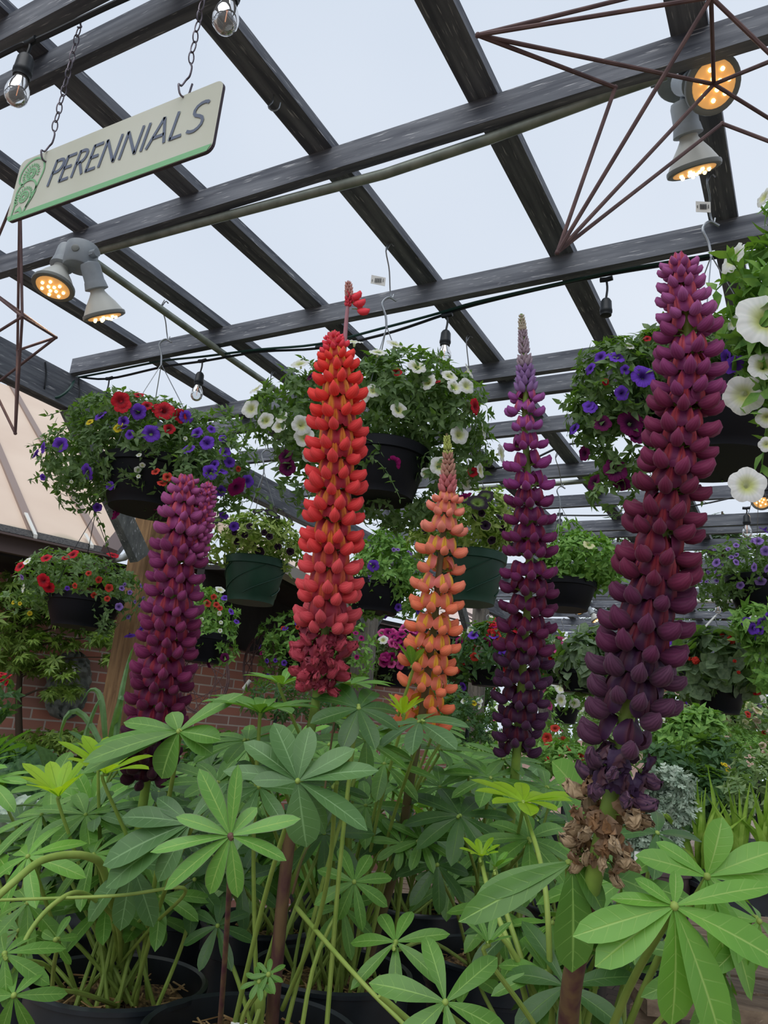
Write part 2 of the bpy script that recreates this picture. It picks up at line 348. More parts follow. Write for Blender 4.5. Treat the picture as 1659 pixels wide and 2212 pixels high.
# ================================================================== STRUCTURE
H = 1.4; ZT = CAM[2]+H          # underside of the upper battens
def tagk(o, k='structure'): o['kind'] = k; return o
PAV = bpy.data.materials.new('ground_pavers'); PAV.use_nodes = True
n = PAV.node_tree; t = n.nodes.new('ShaderNodeTexCoord'); bt = n.nodes.new('ShaderNodeTexBrick'); bt.inputs['Scale'].default_value = 1
bt.inputs['Brick Width'].default_value = .22; bt.inputs['Row Height'].default_value = .11; bt.inputs['Mortar Size'].default_value = .004
bt.inputs[1].default_value = lin((150, 134, 118)); bt.inputs[2].default_value = lin((124, 112, 104)); bt.inputs[3].default_value = lin((90, 84, 78))
n.links.new(t.outputs['Object'], bt.inputs[0]); n.links.new(bt.outputs[0], n.nodes['Principled BSDF'].inputs[0]); n.nodes['Principled BSDF'].inputs['Roughness'].default_value = .9
g = M(); g.box((0, 12, -.05), (80, 80, .1)); tagk(g.build('floor', PAV, smooth=False))

perg = thing('pergola', 'dark weathered wood pergola roof of crossed beams over the whole plant yard', 'pergola', (-1.5*H, 3, ZT))
XF = [-1.3713+.3148*i for i in range(-1, 16)]          # battens running away from the visitor
for i, x in enumerate(XF):
    m = M(); m.bar((x*H, -1.5, ZT+.0105*H), (x*H, 17.5, ZT+.0105*H), .0505*H, .021*H); m.build('batten', WY, perg, False)
YF = [.13, .22, .594-.04, .6, .9515, 1.4065, 1.82, 1.945, 2.22, 2.65, 3.02, 3.40, 3.52, 3.80, 4.2, 4.58, 4.95, 5.07, 5.35, 5.75, 6.15, 6.5, 6.9, 7.3, 7.7, 8.1, 8.5, 8.9, 9.3, 9.7, 10.1, 10.5, 11, 11.5, 12]
YF[2] = .519; YF[3] = .592; YF = YF[1:]
for y in YF:
    m = M(); m.bar((-1.935*H, y*H, ZT-.0247*H), (4.6*H, y*H, ZT-.0247*H), .0205*H, .0494*H); m.build('crossbeam', WX, perg, False)
hz = ZT-.0494*H
m = M(); m.bar((-1.953*H, -1.5, hz-.052*H), (-1.953*H, 17.5, hz-.052*H), .045*H, .104*H); m.build('header_beam', WY, perg, False)
m = M(); m.bar((2.6*H, -1.5, hz-.052*H), (2.6*H, 17.5, hz-.052*H), .045*H, .104*H); m.build('header_beam', WY, perg, False)
hb = hz-.104*H
def post(x, y, ww, mt, zt=hb): m = M(); m.box((x, y, zt/2), (ww, ww, zt)); return m.build('post', mt, perg, False)
PX = -1.953*H; py0 = onx(338, 1180, PX+.05)[1]
post(PX, py0, .115, WPOST)
def brace(a, b, wd=.05, h=.1): m = M(); m.bar(a, b, wd, h, (1, 0, 0)); return m.build('knee_brace', WBR, perg, False)
a = onx(303, 1205, PX+.07); b = onz(128, 885, hb+.01); b[0] = PX+.02; brace(a, b, .085, .05)
a = onx(330, 1245, PX+.03); b = onz(606, 1022, hb+.01); b[0] = PX+.02; brace(a, b, .085, .05)
for k in (1, 2, 3, 4):
    y = py0+k*2.1; post(PX, y, .12, WZ)
    for s in (-1, 1): brace((PX, y, hb-.55), (PX, y+s*.55, hb+.02), .08, .05)
for x, y in ((.45*H, 8.8), (.45*H, 12.5), (2.6*H, 5), (2.6*H, 9), (2.6*H, 13), (-.75*H, 13.5)):
    post(x, y, .12, WZ)
    for s in (-1, 1): brace((x, y, hb-.6), (x+(.6*s if x < 2 else 0), y+(0 if x < 2 else .6*s), hb+.03), .08, .05)
m = M(); m.bar((-.9*H, 8.8, hz-.05), (2.6*H, 8.8, hz-.05), .08, .14); m.build('header_beam', WX, perg, False)

# ---- brick shop building
WD = nrm([math.sin(R_(20)), math.cos(R_(20)), 0]); WN = V(WD[1], -WD[0], 0)
W0 = P(350, 1500, 5.5)
BR = bpy.data.materials.new('red_brick_wall'); BR.use_nodes = True; n = BR.node_tree
def brickmat(m, bw, rh, rot=0):
    n = m.node_tree; t = n.nodes.new('ShaderNodeTexCoord'); mp = n.nodes.new('ShaderNodeMapping'); bt = n.nodes.new('ShaderNodeTexBrick')
    mp.inputs['Rotation'].default_value = (0, 0, rot)
    bt.inputs['Scale'].default_value = 1; bt.inputs['Brick Width'].default_value = bw; bt.inputs['Row Height'].default_value = rh; bt.inputs['Mortar Size'].default_value = .006; bt.inputs['Mortar Smooth'].default_value = .2
    bt.inputs[1].default_value = lin((190, 126, 106)); bt.inputs[2].default_value = lin((150, 122, 114)); bt.inputs[3].default_value = lin((206, 198, 188)); bt.inputs['Bias'].default_value = -.1
    if rot: bt.offset = 0
    n.links.new(t.outputs['UV'], mp.inputs[0]); n.links.new(mp.outputs[0], bt.inputs[0]); b = n.nodes['Principled BSDF']; b.inputs['Roughness'].default_value = .85
    no = n.nodes.new('ShaderNodeTexNoise'); no.inputs['Scale'].default_value = 9; n.links.new(t.outputs['UV'], no.inputs['Vector'])
    n.links.new(mixc(n, math_(n, 'MULTIPLY', no.outputs[0], .45), bt.outputs[0], lin((138, 88, 76))), b.inputs['Base Color'])
    bp = n.nodes.new('ShaderNodeBump'); bp.inputs['Strength'].default_value = .5; bp.inputs['Distance'].default_value = .006; bp.invert = True
    n.links.new(bt.outputs['Fac'], bp.inputs['Height']); n.links.new(bp.outputs[0], b.inputs['Normal'])
brickmat(BR, .19, .067)
BS = bpy.data.materials.new('soldier_course'); BS.use_nodes = True; brickmat(BS, .067, .2)
BSO = BS
shop = thing('shop_building', 'red brick shop with sloping beige roof panels and dark eaves at left', 'building', (W0[0], W0[1], 0))
zs = onp(550, 1336, W0, WN)[2]; zc = zs-.19
def wallquad(s0, s1, z0, z1, name, mt, off=0, th=.2):
    m = M(); a = W0+WD*s0+WN*off; b = W0+WD*s1+WN*off
    q = lambda p, z: V(p[0], p[1], z)
    m.add([q(a, z0), q(b, z0), q(b, z1), q(a, z1)], [(0, 1, 2, 3)], [[s0+40, z0], [s1+40, z0], [s1+40, z1], [s0+40, z1]])
    a2 = a-WN*th; b2 = b-WN*th; m.add([q(a2, z0), q(b2, z0), q(b2, z1), q(a2, z1), q(a, z1), q(b, z1), q(a, z0), q(b, z0)], [(3, 2, 1, 0), (3, 2, 5, 4), (0, 3, 4, 6), (1, 7, 5, 2)])
    return m.build(name, mt, shop, False)
wallquad(-6, 3.2, 0, zc, 'brick_wall', BR)
wallquad(-6, 3.2, zc, zs, 'soldier_course', BS, .0)
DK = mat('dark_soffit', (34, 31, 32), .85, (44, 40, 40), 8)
DK2 = mat('fascia_brown', (92, 78, 76), .6)
RP = mat('beige_roof_panel', (204, 184, 166), .55, (196, 174, 156), 1.5)
# algae stains with a shape of their own near the eave
n = RP.node_tree; b_ = n.nodes['Principled BSDF']; src = b_.inputs['Base Color'].links[0].from_socket
uvn = n.nodes.new('ShaderNodeUVMap'); sp = n.nodes.new('ShaderNodeSeparateXYZ'); n.links.new(uvn.outputs[0], sp.inputs[0])
no = n.nodes.new('ShaderNodeTexNoise'); no.inputs['Scale'].default_value = 3; tcn = n.nodes.new('ShaderNodeTexCoord'); n.links.new(tcn.outputs['Object'], no.inputs['Vector'])
k = math_(n, 'MULTIPLY', math_(n, 'SUBTRACT', math_(n, 'ADD', math_(n, 'MULTIPLY', no.outputs[0], .35), .02), sp.outputs[1]), 9, clamp=True)
n.links.new(mixc(n, math_(n, 'MULTIPLY', k, .7), src, lin((128, 128, 104))), b_.inputs['Base Color'])
ez = onp(0, 1155, W0+WN*.65, WN)[2]; EA = onp(232, 1197, W0+WN*.65, WN); EA[2] = onp(110, 1176, W0+WN*.65, WN)[2]; ez = EA[2]
sl = nrm(-WN*math.cos(R_(32))+UPW*math.sin(R_(32)))       # up the slope
rn = nrm(np.cross(WD, sl)); rn = rn if rn[2] > 0 else -rn
def roofpt(x, y): return onp(x, y, EA, rn)
def slab(m, pts, nn, th, uv=None):
    pts = np.array(pts); k = len(pts); v = np.vstack([pts, pts-nn*th]); f = [tuple(range(k)), tuple(range(2*k-1, k-1, -1))]+[(i, i+k, (i+1) % k+k, (i+1) % k) for i in range(k)]
    return m.add(v, f, uv)
e0 = EA-WD*7; top = 3.2
c2 = roofpt(296, 1122); c3 = EA+WD*1.0+sl*1.6
pts = [e0, EA, c2, c2+(c2-EA)*1.2, c2+(c2-EA)*1.2+sl*2, e0+sl*4.5]
m = M(); slab(m, pts, rn, .06, [[0, np.dot(q-EA, sl)] for q in pts]*2); m.build('roof_slope', RP, shop, False)
SEAM = mat('roof_seam', (130, 112, 104), .5)
m = M()
for q in ((222, 1188), (77, 1168)):
    p = roofpt(*q); s = np.dot(p-EA, WD)
    base = EA+WD*s
    m.bar(base, base+sl*4.4, .05, .035, rn)
step = abs(np.dot(roofpt(222, 1188)-roofpt(77, 1168), WD))
for k in range(2, 9):
    base = EA+WD*(np.dot(roofpt(222, 1188)-EA, WD)-step*k); m.bar(base, base+sl*4.4, .05, .035, rn)
m.build('roof_seams', SEAM, shop, False)
m = M(); m.bar(e0-UPW*.06+WN*.03, EA-UPW*.06+WN*.03, .05, .09); m.bar(e0+WN*.06-UPW*.015, EA+WN*.06-UPW*.015, .12, .012); m.build('gutter', DK2, shop, False)
m = M(); m.bar(EA+rn*.01, c2+(c2-EA)*1.2+rn*.01, .09, .1, rn); m.build('rake_trim', DK2, shop, False)
m = M()
m.bar(e0+sl*.05+rn*.012, EA+sl*.05+rn*.012, .10, .012, rn)
m.build('gutter_mesh', mat('black_gutter_mesh', (30, 30, 32), .8, (70, 68, 66), 90, bump=.8), shop, False)
STR = mat('bright_strap', (216, 214, 206), .35, metal=.4)
for q, q2 in (((52, 1118), (73, 1166)), ((180, 1162), (195, 1188))):
    a, b = roofpt(*q), roofpt(*q2); m = M(); m.bar(a+rn*.03, b+rn*.03, .02, .008, rn); m.bar(b+rn*.03, b-UPW*.08+WN*.02, .02, .008, WN); m.build('gutter_strap', STR, shop, False)
m = M(); lo = EA-UPW*.1
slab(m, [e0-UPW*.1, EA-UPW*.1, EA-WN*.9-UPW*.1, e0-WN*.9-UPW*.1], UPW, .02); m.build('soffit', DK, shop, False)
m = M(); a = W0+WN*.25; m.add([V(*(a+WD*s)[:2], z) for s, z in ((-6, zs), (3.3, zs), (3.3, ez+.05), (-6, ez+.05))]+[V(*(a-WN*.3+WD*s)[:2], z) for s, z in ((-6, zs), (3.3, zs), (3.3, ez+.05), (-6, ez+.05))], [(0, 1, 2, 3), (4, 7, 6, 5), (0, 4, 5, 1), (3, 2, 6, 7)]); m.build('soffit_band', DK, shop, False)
m = M()
for dz in (.12, .2, .3): m.bar(W0+WN*.26+WD*0+UPW*(zs+dz-W0[2]), W0+WN*.26+WD*3.2+UPW*(zs+dz-W0[2]), .02, .012)
m.build('fascia_board', DK2, shop, False)
# second wing of the roof
q1 = P(455, 1135, 4.9); q1[2] = ez; 
def onz2(x, y, z): return onz(x, y, z)
g1 = onz(455, 1138, ez+.02); g2 = onz(640, 1243, ez+.02); g3 = g2+(g2-g1)*1.5
gd = nrm(g2-g1); gn = V(-gd[1], gd[0], 0); gn = gn if np.dot(gn, -RGT) > 0 else -gn
s2 = nrm(gn*math.cos(R_(32))+UPW*math.sin(R_(32))); r2 = nrm(np.cross(gd, s2)); r2 = r2 if r2[2] > 0 else -r2
g0 = g1+gd*.8
pts = [g0, g3, g3+s2*1.1, g0+s2*1.1]
m = M(); slab(m, pts, r2, .06, [[0, np.dot(q-g0, s2)] for q in pts]*2); m.build('roof_slope', RP, shop, False)
m = M(); m.bar(g0, g3, .05, .07); m.build('gutter', mat('pale_gutter', (170, 164, 158), .5), shop, False)
m = M(); L = np.linalg.norm(g3-g0); slab(m, [g0-UPW*.02+gn*.1, g3-UPW*.02+gn*.1, g3+gn*.6-UPW*.02, g0+gn*.6-UPW*.02], UPW, .03)
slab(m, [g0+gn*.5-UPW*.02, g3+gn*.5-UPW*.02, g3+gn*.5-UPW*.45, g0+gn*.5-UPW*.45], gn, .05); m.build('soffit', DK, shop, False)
# striped far roof end
s1 = P(948, 1286, 14); m = M(); SR = mat('pale_ribbed_roof', (206, 188, 180), .6)
A_ = [P(935, 1262, 14), P(1078, 1344, 14), P(1060, 1420, 13.2), P(900, 1420, 13.2)]
slab(m, A_, nrm(np.cross(A_[1]-A_[0], A_[3]-A_[0])), .1); m.build('far_roof_slope', SR, shop, False)
m = M()
for i in range(12):
    o_ = (P(1, 1, 1)-P(0, 0, 1))*0
    a = lerp(A_[0], A_[3], i/12)-fw*.06; b = lerp(A_[1], A_[2], i/12)-fw*.06; m.bar(a, b, .05, .05)
m.build('roof_batten', mat('roof_rib_brown', (96, 84, 82), .7), shop, False)  # thin brown bars striping the pale far roof
# downspout and pale pipe
m = M(); m.tube(curve([P(298, 1120, 4.6), P(296, 1150, 4.6), P(294, 1180, 4.6)], 4), .022, 8); m.tube(curve([P(110, 1218, 4.9), P(200, 1212, 4.8), P(262, 1206, 4.75), P(278, 1196, 4.7), P(290, 1190, 4.7)], 10), .022, 8)
m.build('downpipe', mat('pale_pipe', (186, 192, 196), .4), shop)

# ================================================================== PERGOLA HARDWARE
def cable(name, pts, r, mt, label, n=60):
    m = M(); m.tube(curve(pts, n), r, 6); return tag(m.build(name, mt), label, 'cable')
def on_y(x, y, Y): return ony(x, y, Y*H)
Y2 = 1.43
zc_ = [(0, 0)]
c1 = [(0, 848), (165, 816), (235, 803), (350, 780), (440, 770), (560, 755), (690, 743), (830, 708), (950, 676), (1020, 655), (1150, 625), (1240, 605), (1330, 585), (1480, 560), (1659, 530), (1720, 518)]
c2_ = [(0, 850), (165, 814), (235, 818), (350, 793), (440, 780), (560, 760), (690, 752), (830, 722), (950, 683), (1020, 660), (1150, 628), (1240, 608), (1330, 590), (1480, 566), (1659, 540), (1720, 530)]
c1 = c1[1:]; c2_ = c2_[1:]
cable('string_light_cable', [on_y(x, y, Y2) for x, y in c1], .0045, CABG, 'green cable strung under the second crossbeam above the baskets')
cable('string_light_cable', [on_y(x, y, Y2+.006) for x, y in c2_], .0048, RUB, 'black string light cable with bulbs under the second crossbeam')
cable('string_light_cable', [onz(x, y, ZT-.07*H) for x, y in [(-60, 150), (40, 100), (60, 95), (110, 73), (220, 20), (330, -30), (500, -110)]], .0055, RUB, 'black string light cable at the top left beam')
cable('tied_cable', [onx(x, y, PX+.035) for x, y in [(98, 782), (100, 810), (96, 838)]]+[onx(94, 842, PX)], .003, RUB, 'black cable tie round the header beam at left', 12)
cable('green_extension_cable', [on_y(165, 814, Y2), onx(150, 840, PX+.05), onx(130, 856, PX+.04), onx(112, 860, PX+.02)], .006, CABG, 'green cable running down onto the header beam at left', 20)
cable('tied_cable', [on_y(170, 816, Y2), onx(172, 845, PX+.04), onx(168, 872, PX+.04)], .003, RUB, 'thin black cable hanging on the face of the header beam', 12)

def bulb_string(top, L, label, lit=True, glass=True, s=1.0):
    # lampholder on a short drop cable, s=1: S14 bulb
    t = thing('string_light', label, 'string light', top, 'festoon bulbs under the pergola')
    top = np.asarray(top, float); z = top-UPW*L
    m = M(); m.tube([top+V(-.018, 0, .002), top, top+V(.018, 0, .002)], .0075*s, 8); m.tube(curve([top, top-UPW*L*.5+V(.003, 0, 0), z], 6), .0035*s, 6); m.build('drop_cable', RUB, t)
    m = M(); m.lathe([(.004*s, .0), (.012*s, -.006*s), (.0165*s, -.014*s), (.018*s, -.04*s), (.019*s, -.042*s), (.019*s, -.05*s), (.017*s, -.052*s), (.0165*s, -.06*s), (.012*s, -.061*s)], z, n=16); m.build('lampholder', RUB, t)
    if glass:
        m = M(); m.lathe([(.0125*s, -.058*s), (.015*s, -.068*s), (.021*s, -.083*s), (.0238*s, -.098*s), (.022*s, -.112*s), (.015*s, -.122*s), (.006*s, -.1265*s), (.0001, -.127*s)], z, n=20); m.build('glass_bulb', GLASS, t)
        m = M(); m.tube([z-UPW*.06*s, z-UPW*.08*s], .0022*s, 6); m.tube([z-UPW*.078*s, z-UPW*.105*s], .0009*s, 5); m.build('filament', FILA, t)
    return t
bulb_string(onz(66, 92, ZT-.07*H), .03, 'clear bulb at the far top left beside the sign')
p = onz(508, -70, ZT-.07*H); bulb_string(p, .02, 'clear bulb at the top edge of the frame, right of the sign chain')
bulb_string(on_y(966, 682, Y2), .05, 'clear bulb hanging between the white basket and the mauve lupin tip', s=.95)
bulb_string(on_y(1310, 604, Y2), .06, 'empty black lampholder without a bulb left of the tall maroon lupin', glass=False, s=.95)
bulb_string(on_y(437, 780, Y2), .045, 'clear bulb over the purple petunia basket', s=.95)
bulb_string(on_y(236, 818, Y2), .06, 'black lampholder behind the red petunias of the left basket', glass=False, s=.95)
bulb_string(on_y(692, 750, Y2), .05, 'lampholder behind the tip of the red lupin', glass=False, s=.95)
for x, y, Y, l in ((1128, 1003, 2.62, 'clear bulb seen behind the mauve part of the middle lupin'), (1612, 1098, 3.0, 'clear bulb below the white petunia at right'), (1550, 1282, 4.6, 'small clear bulb above the begonia with the paper tag'), (1555, 1378, 5, 'small white bulb beside the begonia wires'),
                   (1210, 1110, 3.4, 'small clear bulb behind the green basket wires'), (1258, 1398, 5.5, 'tiny bulb above the far begonia'), (780, 1150, 2.7, 'clear bulb right of the red lupin by the post')):
    bulb_string(on_y(x, y, Y), .03, l)
cable('string_light_cable', [on_y(x, y, 3.0) for x, y in [(1180, 1113), (1340, 1112), (1500, 1092), (1612, 1068), (1700, 1050)]], .005, RUB, 'thin black cable between the far beams at right')
cable('string_light_cable', [on_y(x, y, 2.62) for x, y in [(1020, 1020), (1128, 1000), (1210, 965), (1260, 955), (1340, 940)]], .006, RUB, 'black cable crossing behind the middle lupin')

# conduits
m = M(); m.tube([on_y(x, y, .965) for x, y in [(190, 548), (430, 482), (830, 376), (1060, 299), (1320, 202), (1440, 160), ]], .0125, 12); tag(m.build('conduit', CONDUIT), 'long galvanised conduit below the crossbeam between the two floodlights', 'pipe')
m = M(); m.tube([onz(x, y, ZT-.06*H) for x, y in [(205, 566), (470, 755), (600, 845), (760, 955)]], .0125, 12); tag(m.build('conduit', CONDUIT), 'galvanised conduit running away from the left floodlight box', 'pipe')
m = M(); m.tube([on_y(x, y, 2.75) for x, y in [(990, 1056), (1200, 1045), (1300, 1036)]], .0125, 12); tag(m.build('conduit', CONDUIT), 'far pale conduit behind the middle lupin', 'pipe')
m = M(); m.tube([on_y(x, y, 4.9) for x, y in [(1400, 1300), (1659, 1296)]], .02, 8); tag(m.build('conduit', LAMPW), 'far white pipe under the right hand lilac basket', 'pipe')

def led_face(mA, mB, c, ax, r):
    Fm = frame(ax)
    mA.lathe([(r*.80, 0), (r*.78, .002), (0.0001, .003)], c, Fm, 28)
    for k, (q, rr) in enumerate([(i*90+15, .2) for i in range(4)]+[(i*51.4, .52) for i in range(7)]):
        a = R_(q); p = c+Fm@V(math.cos(a)*rr*r, math.sin(a)*rr*r, .005); mB.ball(p, r*.085, 8, 5)
def par_lamp(t, base, ax, r=.058, joint=None, mtl=None):
    # base: socket back end; ax: beam direction
    Fm = frame(ax); k = r/.06
    m = M(); m.lathe([(.012*k, 0), (.026*k, .004), (.0285*k, .012), (.0285*k, .055*k), (.030*k, .058*k), (.033*k, .075*k), (.0335*k, .078*k), (.028*k, .08*k)], base, Fm, 22)
    if joint is not None: m.tube([joint, lerp(joint, base, .5)+V(.002, 0, 0), base+nrm(ax)*.01], [.009, .011, .010], 8); m.ball(lerp(joint, base, .55), .013)
    m.build('lamp_socket', LAMPG, t)
    m = M(); m.lathe([(.020*k, .07*k), (.021*k, .088*k), (.028*k, .1*k), (.043*k, .122*k), (.054*k, .142*k), (.058*k, .150*k)], base, Fm, 32); sh = m.build('lamp_shell', LAMPW, t)
    m = M(); m.lathe([(.056*k, .149*k), (.0605*k, .150*k), (.0615*k, .155*k), (.0605*k, .160*k), (.056*k, .162*k), (.047*k, .160*k)], base, Fm, 32); m.build('lamp_rim', LAMPR, t)
    mA = M(); mB = M(); led_face(mA, mB, base+nrm(ax)*.160*k, ax, .06*k); ln = mA.build('lamp_lens', LENS, t); mB.build('led_cluster', LED, ln)
def fixture(box, label, lamps, Rb, s=1.0, r=.055):
    t = thing('floodlight_fixture', label, 'floodlight', box)
    m = M(); m.lathe([(.052*s, .032), (.054*s, .030), (.054*s, -.028), (.050*s, -.032)], box, n=32); m.box(box+V(-.058*s, 0, -.005), (.02, .018, .006)); m.box(box+V(.058*s, 0, -.005), (.02, .018, .006)); m.tube([box+V(.05*s, 0, 0), box+V(.08*s, 0, 0)], .014*s, 10); m.build('junction_box', LAMPG, t)
    pl = nrm(TOC+RGT*.0); m = M(); m.lathe([(.013*s, .0), (.013*s, .004), (.010*s, .005), (.0001, .005)], box+nrm(V(pl[0], pl[1], 0))*.052*s, frame(V(pl[0], pl[1], 0)), 16); m.build('box_plug', LAMPR, t)
    for j, b, ax in lamps: par_lamp(t, b, ax, r, j)
    l = bpy.data.lights.new('floodlight_beam', 'SPOT'); l.energy = 3; l.color = (1, .75, .45); l.spot_size = R_(70); l.shadow_soft_size = .05
    o = bpy.data.objects.new('floodlight_beam', l); COL.objects.link(o); b, ax = lamps[0][1], lamps[0][2]; o.location = Vector(b+nrm(ax)*.2); o.rotation_euler = Vector(-nrm(ax)).to_track_quat('Z', 'Y').to_euler(); o.parent = t; o.matrix_parent_inverse = Matrix.Translation(-t.location)
    return t
def axd(x, y, ang, ix, iy): v = nrm(ray(x, y)); q = nrm(rt*ix-up*iy); q = nrm(q-v*np.dot(q, v)); return nrm(-v*math.cos(R_(ang))+q*math.sin(R_(ang)))
bx = P(175, 556, 2.04); dL = 2.02
f1 = P(112, 627, 2.0); s1_ = P(148, 578, 2.02)
ax1 = axd(112, 627, 55, -.37, .93)
f2 = P(228, 692, 2.03); ax2 = axd(228, 692, 82, .27, .96)
fixture(bx, 'grey floodlight with two lit heads at left below the sign', [(bx-UPW*.03+V(-.01, 0, 0), f1-ax1*.15, ax1), (bx-UPW*.03+RGT*.02, f2-ax2*.15, ax2)], None, s=.76, r=.053)
bx = P(1480, 156, 1.74)
f1 = P(1541, 182, 1.58); ax1 = axd(1541, 182, 27, .95, .05)
f2 = P(1500, 370, 1.72); ax2 = axd(1500, 370, 79, .17, .98)
fixture(bx, 'grey floodlight with two lit heads at the upper right', [(bx-UPW*.02+RGT*.02, f1-ax1*.15, ax1), (bx-UPW*.03+RGT*.01, f2-ax2*.152, ax2)], None, s=1.12, r=.057)
for x, y, D, l in ((1652, 1060, 4.4, 'small lit floodlight behind the white petunias at right edge'), (1262, 1300, 7.5, 'far lit floodlight above the begonia basket')):
    bx = P(x, y, D); ax1 = nrm(TOC*.8-UPW*.45-RGT*.35)
    fixture(bx, l, [(bx-UPW*.03, bx-UPW*.03+ax1*.02-RGT*.03, ax1), (bx-UPW*.03, bx-UPW*.05+RGT*.04, nrm(-UPW+RGT*.6+TOC*.3))], None)

# ---- PERENNIALS sign
SY = .535*H
c = [ony(20, 486, SY), ony(37, 352, SY), ony(480, 173, SY), ony(463, 313, SY)]
zb = (c[0][2]+c[3][2])/2; zt_ = (c[1][2]+c[2][2])/2; xl = (c[0][0]+c[1][0])/2; xr = (c[2][0]+c[3][0])/2
SW, SHh = xr-xl, zt_-zb; SO = V(xl, SY, zb)
sg = thing('hanging_sign', 'cream PERENNIALS sign with green fern emblem hanging on two chains', 'sign', (xl+SW/2, SY, zb))
def rrect(w_, h_, r, k=5):
    o = []
    for cx, cy, a0 in ((w_-r, h_-r, 0), (r, h_-r, 90), (r, r, 180), (w_-r, r, 270)):
        for i in range(k+1): a = R_(a0+90*i/k); o.append((cx+r*math.cos(a), cy+r*math.sin(a)))
    return o
m = M(); pp = rrect(SW, SHh, .016); k = len(pp)
v = [SO+V(x, 0, z) for x, z in pp]+[SO+V(x, .006, z) for x, z in pp]
m.add(v, [tuple(range(k))[::-1]], mi=0); m.add(v, [tuple(range(k, 2*k))]+[(i, (i+1) % k, (i+1) % k+k, i+k) for i in range(k)], mi=1)
m.build('sign_board', [SIGNM, SIGNE], sg, False)
m = M(); sx, sz = SW/100, SHh/26
def sp_(x, z): return SO+V(x*sx, -.0012, z*sz)
m.add([SO+V(.008, -.0011, 0.0005), SO+V(SW-.010, -.0011, .0005), SO+V(SW-.001, -.0011, SHh*.085), SO+V(.001, -.0011, SHh*.085)], [(0, 1, 2, 3)])
m.build('green_stripe', SIGNG, sg, False)
def stroke(m, pts, wd, y=-.0014):
    pts = np.array(pts, float); T = np.gradient(pts, axis=0); N = np.stack([-T[:, 1], T[:, 0]], 1); N /= np.linalg.norm(N, axis=1)[:, None]+1e-9
    wd = np.broadcast_to(wd, (len(pts),))[:, None]/2; a = pts+N*wd; b = pts-N*wd
    G = [[SO+V(q[0], y, q[1]) for q in row] for row in (a, b)]; m.grid(np.array(G))
# fern emblem
em = M(); ux = SW*.155; uz = SHh
def ell(cx, cz, rx, rz, a0, a1, n=26): return [(ux*(cx+rx*math.cos(R_(a))), uz*(cz+rz*math.sin(R_(a)))) for a in np.linspace(a0, a1, n)]
stroke(em, [(ux*.16, uz*.03), (ux*.20, uz*.22)]+ell(.52, .40, .36, .20, 170, -10, 16)+[(ux*.83, uz*.3), (ux*.66, uz*.14)], .004)
stroke(em, [(ux*.60, uz*.07), (ux*.86, uz*.40), (ux*1.0, uz*.62)]+ell(.58, .70, .44, .24, -5, 200, 22)+[(ux*.36, uz*.53)], .004)
for cx, cz in ((.55, .70), (.48, .34)):
    stroke(em, ell(cx, cz, .16, .085, 0, 360), .003); stroke(em, ell(cx, cz, .07, .037, 0, 360), .0025)
    for a in range(0, 360, 30): stroke(em, ell(cx, cz, .09, .047, a, a+.1, 2)[:1]+ell(cx, cz, .14, .072, a, a+.1, 2)[:1], .0022)
    for a in range(-20, 230, 17): stroke(em, ell(cx, cz, .22, .115, a, a, 2)[:1]+ell(cx, cz, .31, .165, a, a, 2)[:1], .0032)
stroke(em, [(ux*.25, uz*.12), (ux*.42, uz*.16), (ux*.56, uz*.07)], [.001, .011, .003])
em.build('fern_emblem', SIGNG, sg, False)
# italic capitals as strokes
LET = {'P': [[(0, 0), (0, 1)], [(0, .95), (.26, .95), (.42, .88), (.46, .74), (.40, .58), (.26, .5), (0, .5)]], 'E': [[(0, 0), (0, 1)], [(0, .95), (.46, .95)], [(0, .52), (.40, .52)], [(0, .05), (.46, .05)]],
 'R': [[(0, 0), (0, 1)], [(0, .95), (.24, .95), (.40, .88), (.43, .76), (.38, .6), (.24, .52), (0, .52)], [(.18, .52), (.52, 0)]], 'N': [[(0, 0), (0, 1)], [(0, .98), (.7, .02)], [(.7, 0), (.7, 1)]],
 'I': [[(0, 0), (0, 1)]], 'A': [[(-.10, 0), (.30, 1)], [(.30, 1), (.70, 0)], [(.05, .34), (.56, .34)]], 'L': [[(0, 0), (0, 1)], [(0, .05), (.5, .05)]],
 'S': [[(.62, .9), (.5, .97), (.3, .98), (.12, .9), (.06, .74), (.16, .6), (.4, .5), (.56, .38), (.58, .2), (.44, .06), (.24, .02), (0, .1)]]}
WID = {'P': .60, 'E': .64, 'R': .72, 'N': 1.0, 'I': .34, 'A': .93, 'L': .70, 'S': .62}
lm = M(); txt = 'PERENNIALS'; tot = sum(WID[q] for q in txt); x = SW*.205; hgt = SHh*.40; k = (SW*.945-x)/(tot*hgt+.1*hgt); z0 = SHh*.36
for ch in txt:
    for st in LET[ch]:
        q = np.array([(x+(a*k+b_*.2)*hgt, z0+b_*hgt) for a, b_ in st]); q = curve(q, 16)[:, :2] if (len(q) > 4) else q
        if len(q) == 2: q = np.array([q[0], (q[0]+q[1])/2, q[1]])
        stroke(lm, q, hgt*.115)
    x += WID[ch]*hgt*k
lm.build('lettering', SIGNL, sg, False)
m = M()
for px_, py_ in ((33, 0), (0, 0)): pass
